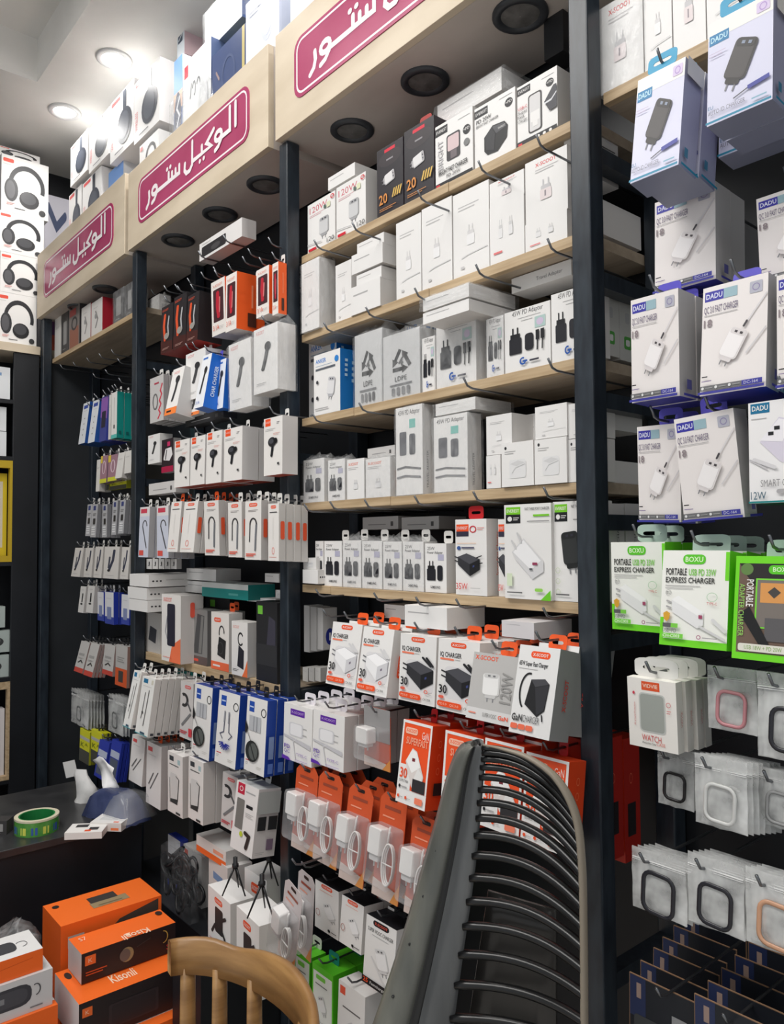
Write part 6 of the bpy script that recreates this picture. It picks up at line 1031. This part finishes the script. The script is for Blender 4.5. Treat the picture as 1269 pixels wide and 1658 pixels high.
for j in range(7):
    for i in range(6):
        t_ = j / 6; a = i / 5 - .5; v.append((a * (.035 + .12 * t_) - .05 * t_ - .03, .02 * math.sin(3 * a + 4 * t_) * (1 - t_ * .3), .09 + .1 * t_ + .015 * math.cos(6 * a) * t_))
for j in range(6):
    for i in range(5): a = j * 6 + i; f.append((a, a + 1, a + 7, a + 6))
o = link('tissue', mesh(v, f, [M((240, 238, 238), .8)], smooth=True), r); md = o.modifiers.new('thick', 'SOLIDIFY'); md.thickness = .001
v, f = [], []
for j in range(6):
    for i in range(7):
        x, y = i / 6 - .5, j / 5 - .5; hh = .088 * (1 - (2 * abs(x)) ** 4) ** .5 * (1 - (2 * abs(y)) ** 4) ** .5; v.append((x * .13 + .075, y * .137, hh + .018 + .008 * noise.noise(Vector((x * 9, y * 9, 4)))))
for j in range(5):
    for i in range(6): a = j * 7 + i; f.append((a, a + 1, a + 8, a + 7))
link('clear_end_film', mesh(v, f, [FILM], smooth=True), r)
wq = onc(140, 1297); r = link('white_pouch', None); r.location = wq + Vector((0, -.01, 0)); r.rotation_euler = (0, 0, .7); tag(r, 'white plastic pouch with torn hanging flap standing behind the small boxes', 'pouch')
v, f = [], []
for j in range(7):
    for i in range(8): a = 2 * math.pi * i / 8; t_ = j / 6; rr = .04 * (1 - .6 * max(0, t_ - .4)); v.append((rr * math.cos(a) * (1 + .15 * math.sin(3 * a + 5 * t_)) + .012 * math.sin(5 * t_), .025 * math.sin(a) * (1 - 1.5 * max(0, t_ - .4)), .12 * t_))
for j in range(6):
    for i in range(8): a = j * 8; f.append((a + i, a + (i + 1) % 8, a + 8 + (i + 1) % 8, a + 8 + i))
link('pouch_body', mesh(v, f, [noisy('white_poly', (205, 204, 202), (228, 226, 224), (20, 20, 20), .3, .3)], smooth=True), r)
o = bobj('hang_flap', [(-.05, .0, -.0006, .0006, .1, .16)], M((206, 204, 202)), r); o.rotation_euler = (0, -.25, 0)
o = put('dark_shelf_box', 'small grey device box at the far left end of the counter', onc(-14, 1352), .05, .05, .045, (0, 0, .9), name='small_box')
# ================================================================== speaker boxes stacked in front of the counter
XK = -2.3
def kbox(ds, label, xl, xr, X, zt, zb, d, rz=0, name='speaker_box'):
    a = PX(xl, 1540, X).y; b = PX(xr, 1500, X).y; return put(ds, label, (X, a, zb), b - a, d, zt - zb, (0, 0, math.pi / 2 + rz), name=name, cat='speaker box')
o = bobj('low_stool', [(-2.68, -2.085, -1.2, -.08, .30, .33)], BLACKP); tag(o, 'low dark bench under the stack of speaker boxes', 'bench')
for lx in (-2.66, -2.14):
    for ly in (-1.17, -.13): bobj('leg', [(lx, lx + .04, ly, ly + .04, 0, .30)], BLACKP, o)
kbox('k_orange', 'large orange speaker box with speaker picture on its lid, top of the pile', 98, 261, -2.36, .62, .41, .17)
kbox('speaker_plain', 'plain orange carton hidden beneath the large orange speaker box', 98, 262, -2.37, .408, .33, .16)
kbox('k_black', 'black and orange speaker box lying on the pile in front of the large orange box', 132, 284, -2.225, .59, .508, .11)
kbox('k_black_big', 'big black speaker box with orange lid below the smaller one', 128.6, 299, -2.14, .525 - .02, .395, .2)
kbox('speaker_plain', 'orange carton corner at the bottom of the pile', 150, 310, -2.1, .392, .331, .2)
kbox('speaker_orange', 'white-topped orange speaker box at the left frame edge', -60, 70, -2.2, .654, .599, .13)
kbox('speaker_grey', 'grey speaker box with dark speaker picture at the left frame edge', -70, 86, -2.19, .5985, .505, .14)
kbox('speaker_plain', 'orange carton under the grey speaker box', -50, 95, -2.18, .5045, .42, .14)
kbox('speaker_plain', 'lowest orange carton of the pile at the left frame edge', -50, 92, -2.18, .4195, .331, .14)
r = link('plastic_bag_bundle', FILMS[0]); r.location = (-2.5, -.6, .40); r.scale = (.1, .1, .2); tag(r, 'crumpled clear bag beside the large orange speaker box', 'plastic bag')
# ================================================================== wooden chair
ch = link('wooden_chair', None); cc = Vector((-1.455, -.42, 0)); ch.location = cc; tag(ch, 'varnished wooden chair with curved crest rail before the shelves', 'chair')
RA = .262
def arc(t): return Vector((RA * math.cos(t), RA * .62 * math.sin(t) - .02, 0))
v, f = [], []; N = 26; a0, a1 = math.radians(172), math.radians(2)
for k in range(N + 1):
    s_ = k / N; t = a0 + (a1 - a0) * s_; p = arc(t); n_ = Vector((math.cos(t), math.sin(t), 0)); top = .815 + .012 * math.exp(-((s_ - .52) / .12) ** 2) - .012 * math.exp(-((s_ - .28) / .07) ** 2) - .03 * max(0, s_ - .7) * 2; bot = .738 - .01 * math.sin(math.pi * s_)
    for dn, z in ((-.012, bot), (.012, bot), (.014, (top + bot) / 2), (.010, top - .004), (0, top), (-.010, top - .004), (-.014, (top + bot) / 2)): v.append(p + n_ * dn + Vector((0, 0, z)))
for k in range(N):
    for q in range(7): f.append((k * 7 + q, k * 7 + (q + 1) % 7, (k + 1) * 7 + (q + 1) % 7, (k + 1) * 7 + q))
f += [tuple(range(7)), tuple(range(N * 7, N * 7 + 7))[::-1]]
link('crest_rail', mesh(v, f, [CHAIRW], smooth=True), ch)
for t in (158, 136, 112, 66, 30):
    p = arc(math.radians(t)); q = p * .85; vv, ff = tube([q + Vector((0, -.03, .45)), p + Vector((0, 0, .6)), p + Vector((0, 0, .75))], [.018, .021, .019], 8, flat=.5); link('back_slat', mesh(vv, ff, [CHAIRW], smooth=True), ch)
v, f = [], []; pts = rrpts(.44, .42, .08, 5); n = len(pts)
for z, k in ((.425, .98), (.43, 1), (.45, 1), (.455, .97)): v += [(x * k, y * k - .06, z) for x, y in pts]
f.append(tuple(range(n))[::-1]); f.append(tuple(range(3 * n, 4 * n)))
for a in range(3):
    for k in range(n): f.append((a * n + k, a * n + (k + 1) % n, (a + 1) * n + (k + 1) % n, (a + 1) * n + k))
link('seat', mesh(v, f, [CHAIRW]), ch)
for x in (-.17, .17):
    for y in (-.22, .11): vv, ff = tube([(x, y, .43), (x * 1.12, y * 1.05, 0)], [.02, .014], 8); link('leg', mesh(vv, ff, [CHAIRW], smooth=True), ch)
v, f = lathe([(.018, 0), (.02, .0006), (.0185, .0012)], 20); p = arc(math.radians(42)); n_ = Vector((math.cos(math.radians(42)), math.sin(math.radians(42)), 0))
o = link('burned_mark', mesh(v, f, [M((96, 66, 36))]), ch); o.location = p - n_ * .0145 + Vector((0, 0, .775)); o.rotation_euler = (-n_).to_track_quat('Z', 'Y').to_euler()
# ================================================================== black slatted office chair back
oc = link('office_chair', None); tag(oc, 'black plastic chair back with many curved slats in the foreground', 'chair')
base = PD(800, 1400, 1.15); bx, by = base.x, base.y
def cv(pts, n=40):   # smooth curve through (v, u, depth) samples
    out = []
    for k in range(n + 1):
        t = k / n * (len(pts) - 1); i = min(int(t), len(pts) - 2); s_ = t - i
        p0, p1, p2, p3 = (pts[max(0, i - 1)], pts[i], pts[i + 1], pts[min(len(pts) - 1, i + 2)])
        out.append(tuple(.5 * ((2 * b) + (-a + c) * s_ + (2 * a - 5 * b + 4 * c - d) * s_ ** 2 + (-a + 3 * b - 3 * c + d) * s_ ** 3) for a, b, c, d in zip(p0, p1, p2, p3)))
    return out
LO = cv([(1206, 768, 1.22), (1216, 746, 1.22), (1255, 728, 1.23), (1330, 708, 1.235), (1430, 680, 1.24), (1540, 648, 1.24), (1660, 608, 1.24), (1760, 572, 1.24)])
LI = cv([(1204, 778, 1.19), (1212, 787, 1.18), (1255, 783, 1.18), (1330, 777, 1.18), (1430, 766, 1.18), (1540, 750, 1.18), (1660, 734, 1.18), (1760, 720, 1.18)])
DNV = (FW - UP * FW.z).normalized() * .03
def strip(name, t0, t1, bulge, mat, push=0.):
    v, f = [], []
    for (va, ua, da), (vb, ub, db) in zip(LO, LI):
        A, B = PD(ua, va, da), PD(ub, vb, db); C0, C1 = A + (B - A) * t0, A + (B - A) * t1; md_ = (C0 + C1) / 2; o_ = DNV * push
        v += [C0 - o_, C0 * .75 + C1 * .25 - o_ - DNV * bulge * .8, md_ - o_ - DNV * bulge, C0 * .25 + C1 * .75 - o_ - DNV * bulge * .8, C1 - o_, C1 + DNV, C0 + DNV]
    for k in range(len(LO) - 1):
        for q in range(7): f.append((k * 7 + q, k * 7 + (q + 1) % 7, (k + 1) * 7 + (q + 1) % 7, (k + 1) * 7 + q))
    f += [tuple(range(7)), tuple(range(len(v) - 7, len(v)))[::-1]]
    return link(name, mesh(v, f, [mat], smooth=True), oc)
strip('worn_mesh_cover', 0, .44, .25, PADM); strip('groove', .44, .56, -.1, M((30, 31, 32), .4)); strip('edge_trim', .56, 1, .3, noisy('satin_grey_trim', (70, 72, 74), (92, 94, 95), (20, 20, 2), .28), .1)
# rows of small eyelets along the outer edge
for k in range(9):
    va, ua, da = LO[20 + 2 * k]; p = PD(ua + 12 + (k % 2) * 6, va, da - .012); vv, ff = lathe([(.0025, 0), (.003, .001), (.0015, .002)], 8); o = link('stud', mesh(vv, ff, [M((40, 40, 42), .3)]), oc); o.location = p; o.rotation_euler = (-FW).to_track_quat('Z', 'Y').to_euler()
RR = cv([(1206, 782, 1.17), (1213, 815, 1.13), (1228, 858, 1.10), (1262, 902, 1.075), (1320, 932, 1.06), (1400, 942, 1.055), (1520, 945, 1.055), (1660, 946, 1.055), (1760, 946, 1.055)], 60)
vv, ff = tube([PD(u, v_, d) for v_, u, d in RR], [.002 + .0065 * min(1, k / 26) for k in range(len(RR))], 8, flat=.6); link('side_rail', mesh(vv, ff, [M((138, 128, 114), .4)], smooth=True), oc)
def atv(C_, val):
    for a, b in zip(C_[:-1], C_[1:]):
        if a[0] <= val <= b[0]: s_ = (val - a[0]) / ((b[0] - a[0]) or 1); return a[1] + (b[1] - a[1]) * s_, a[2] + (b[2] - a[2]) * s_
    return C_[-1][1], C_[-1][2]
SL = [1211, 1219, 1229, 1242, 1258, 1278, 1299, 1324, 1352, 1385, 1421, 1459, 1499, 1545, 1594, 1648]
for k, vl in enumerate(SL):
    vr = vl + (80 + .5 * (vl - 1211) if vl < 1250 else 98 - .11 * (vl - 1250)); ul, dl_ = atv(LI, vl); ur, dr = atv(RR, min(vr, 1750)); pts = []
    for j in range(17):
        s_ = math.sin(j / 16 * math.pi / 2); pts.append(PD(ul - 6 + (ur - ul + 5) * s_, vl + (vr - vl) * s_ ** 2.4, dl_ + (dr - dl_) * s_ + .02 * math.sin(math.pi * s_)))
    vv, ff = tube(pts, .006 + .002 * min(1, k / 8), 8, flat=.8); link('slat', mesh(vv, ff, [PLAST], smooth=True), oc)
# translucent lumbar panel behind the slats
v, f = [], []
for j in range(9):
    va = 1440 + j * 40
    for i in range(5): v.append(PD(790 - j * 6 + i * (28 + j * 1.5), va + 8 * i, 1.22 - .012 * i + .015 * math.sin(math.pi * i / 4)))
for j in range(8):
    for i in range(4): a = j * 5 + i; f.append((a, a + 1, a + 6, a + 5))
o = link('lumbar_panel', mesh(v, f, [M((52, 50, 48), .25)], smooth=True), oc); md = o.modifiers.new('thick', 'SOLIDIFY'); md.thickness = .006
zb_ = PD(830, 1760, 1.15).z
v, f = tube([(bx, by, zb_ + .02), (bx - .02, by, .62), (bx - .06, by - .06, .5)], .03, 8, flat=.6); link('spine', mesh(v, f, [PLAST], smooth=True), oc)
pts = rrpts(.46, .44, .1, 5); n = len(pts); v = []
for z, k in ((.44, .9), (.46, 1), (.5, 1), (.52, .94)): v += [(bx - .12 + x * k, by - .2 + y * k, z) for x, y in pts]
f = [tuple(range(n))[::-1], tuple(range(3 * n, 4 * n))] + [(a * n + k, a * n + (k + 1) % n, (a + 1) * n + (k + 1) % n, (a + 1) * n + k) for a in range(3) for k in range(n)]
link('seat', mesh(v, f, [PADM]), oc); v, f = tube([(bx - .12, by - .2, .45), (bx - .12, by - .2, .07)], .025, 10); link('gas_column', mesh(v, f, [PLAST]), oc)
for k in range(5):
    a = 2 * math.pi * k / 5 + .4; e = Vector((bx - .12 + .24 * math.cos(a), by - .2 + .24 * math.sin(a), .06)); v, f = tube([(bx - .12, by - .2, .09), e], [.022, .014], 8); lg = link('base_arm', mesh(v, f, [PLAST], smooth=True), oc)
    v, f = lathe([(.001, -.012), (.028, -.012), (.03, 0), (.028, .012), (.001, .012)], 14); o = link('castor', mesh(v, f, [PLAST]), lg); o.location = e - Vector((0, 0, .03)); o.rotation_euler = (math.pi / 2, 0, a)
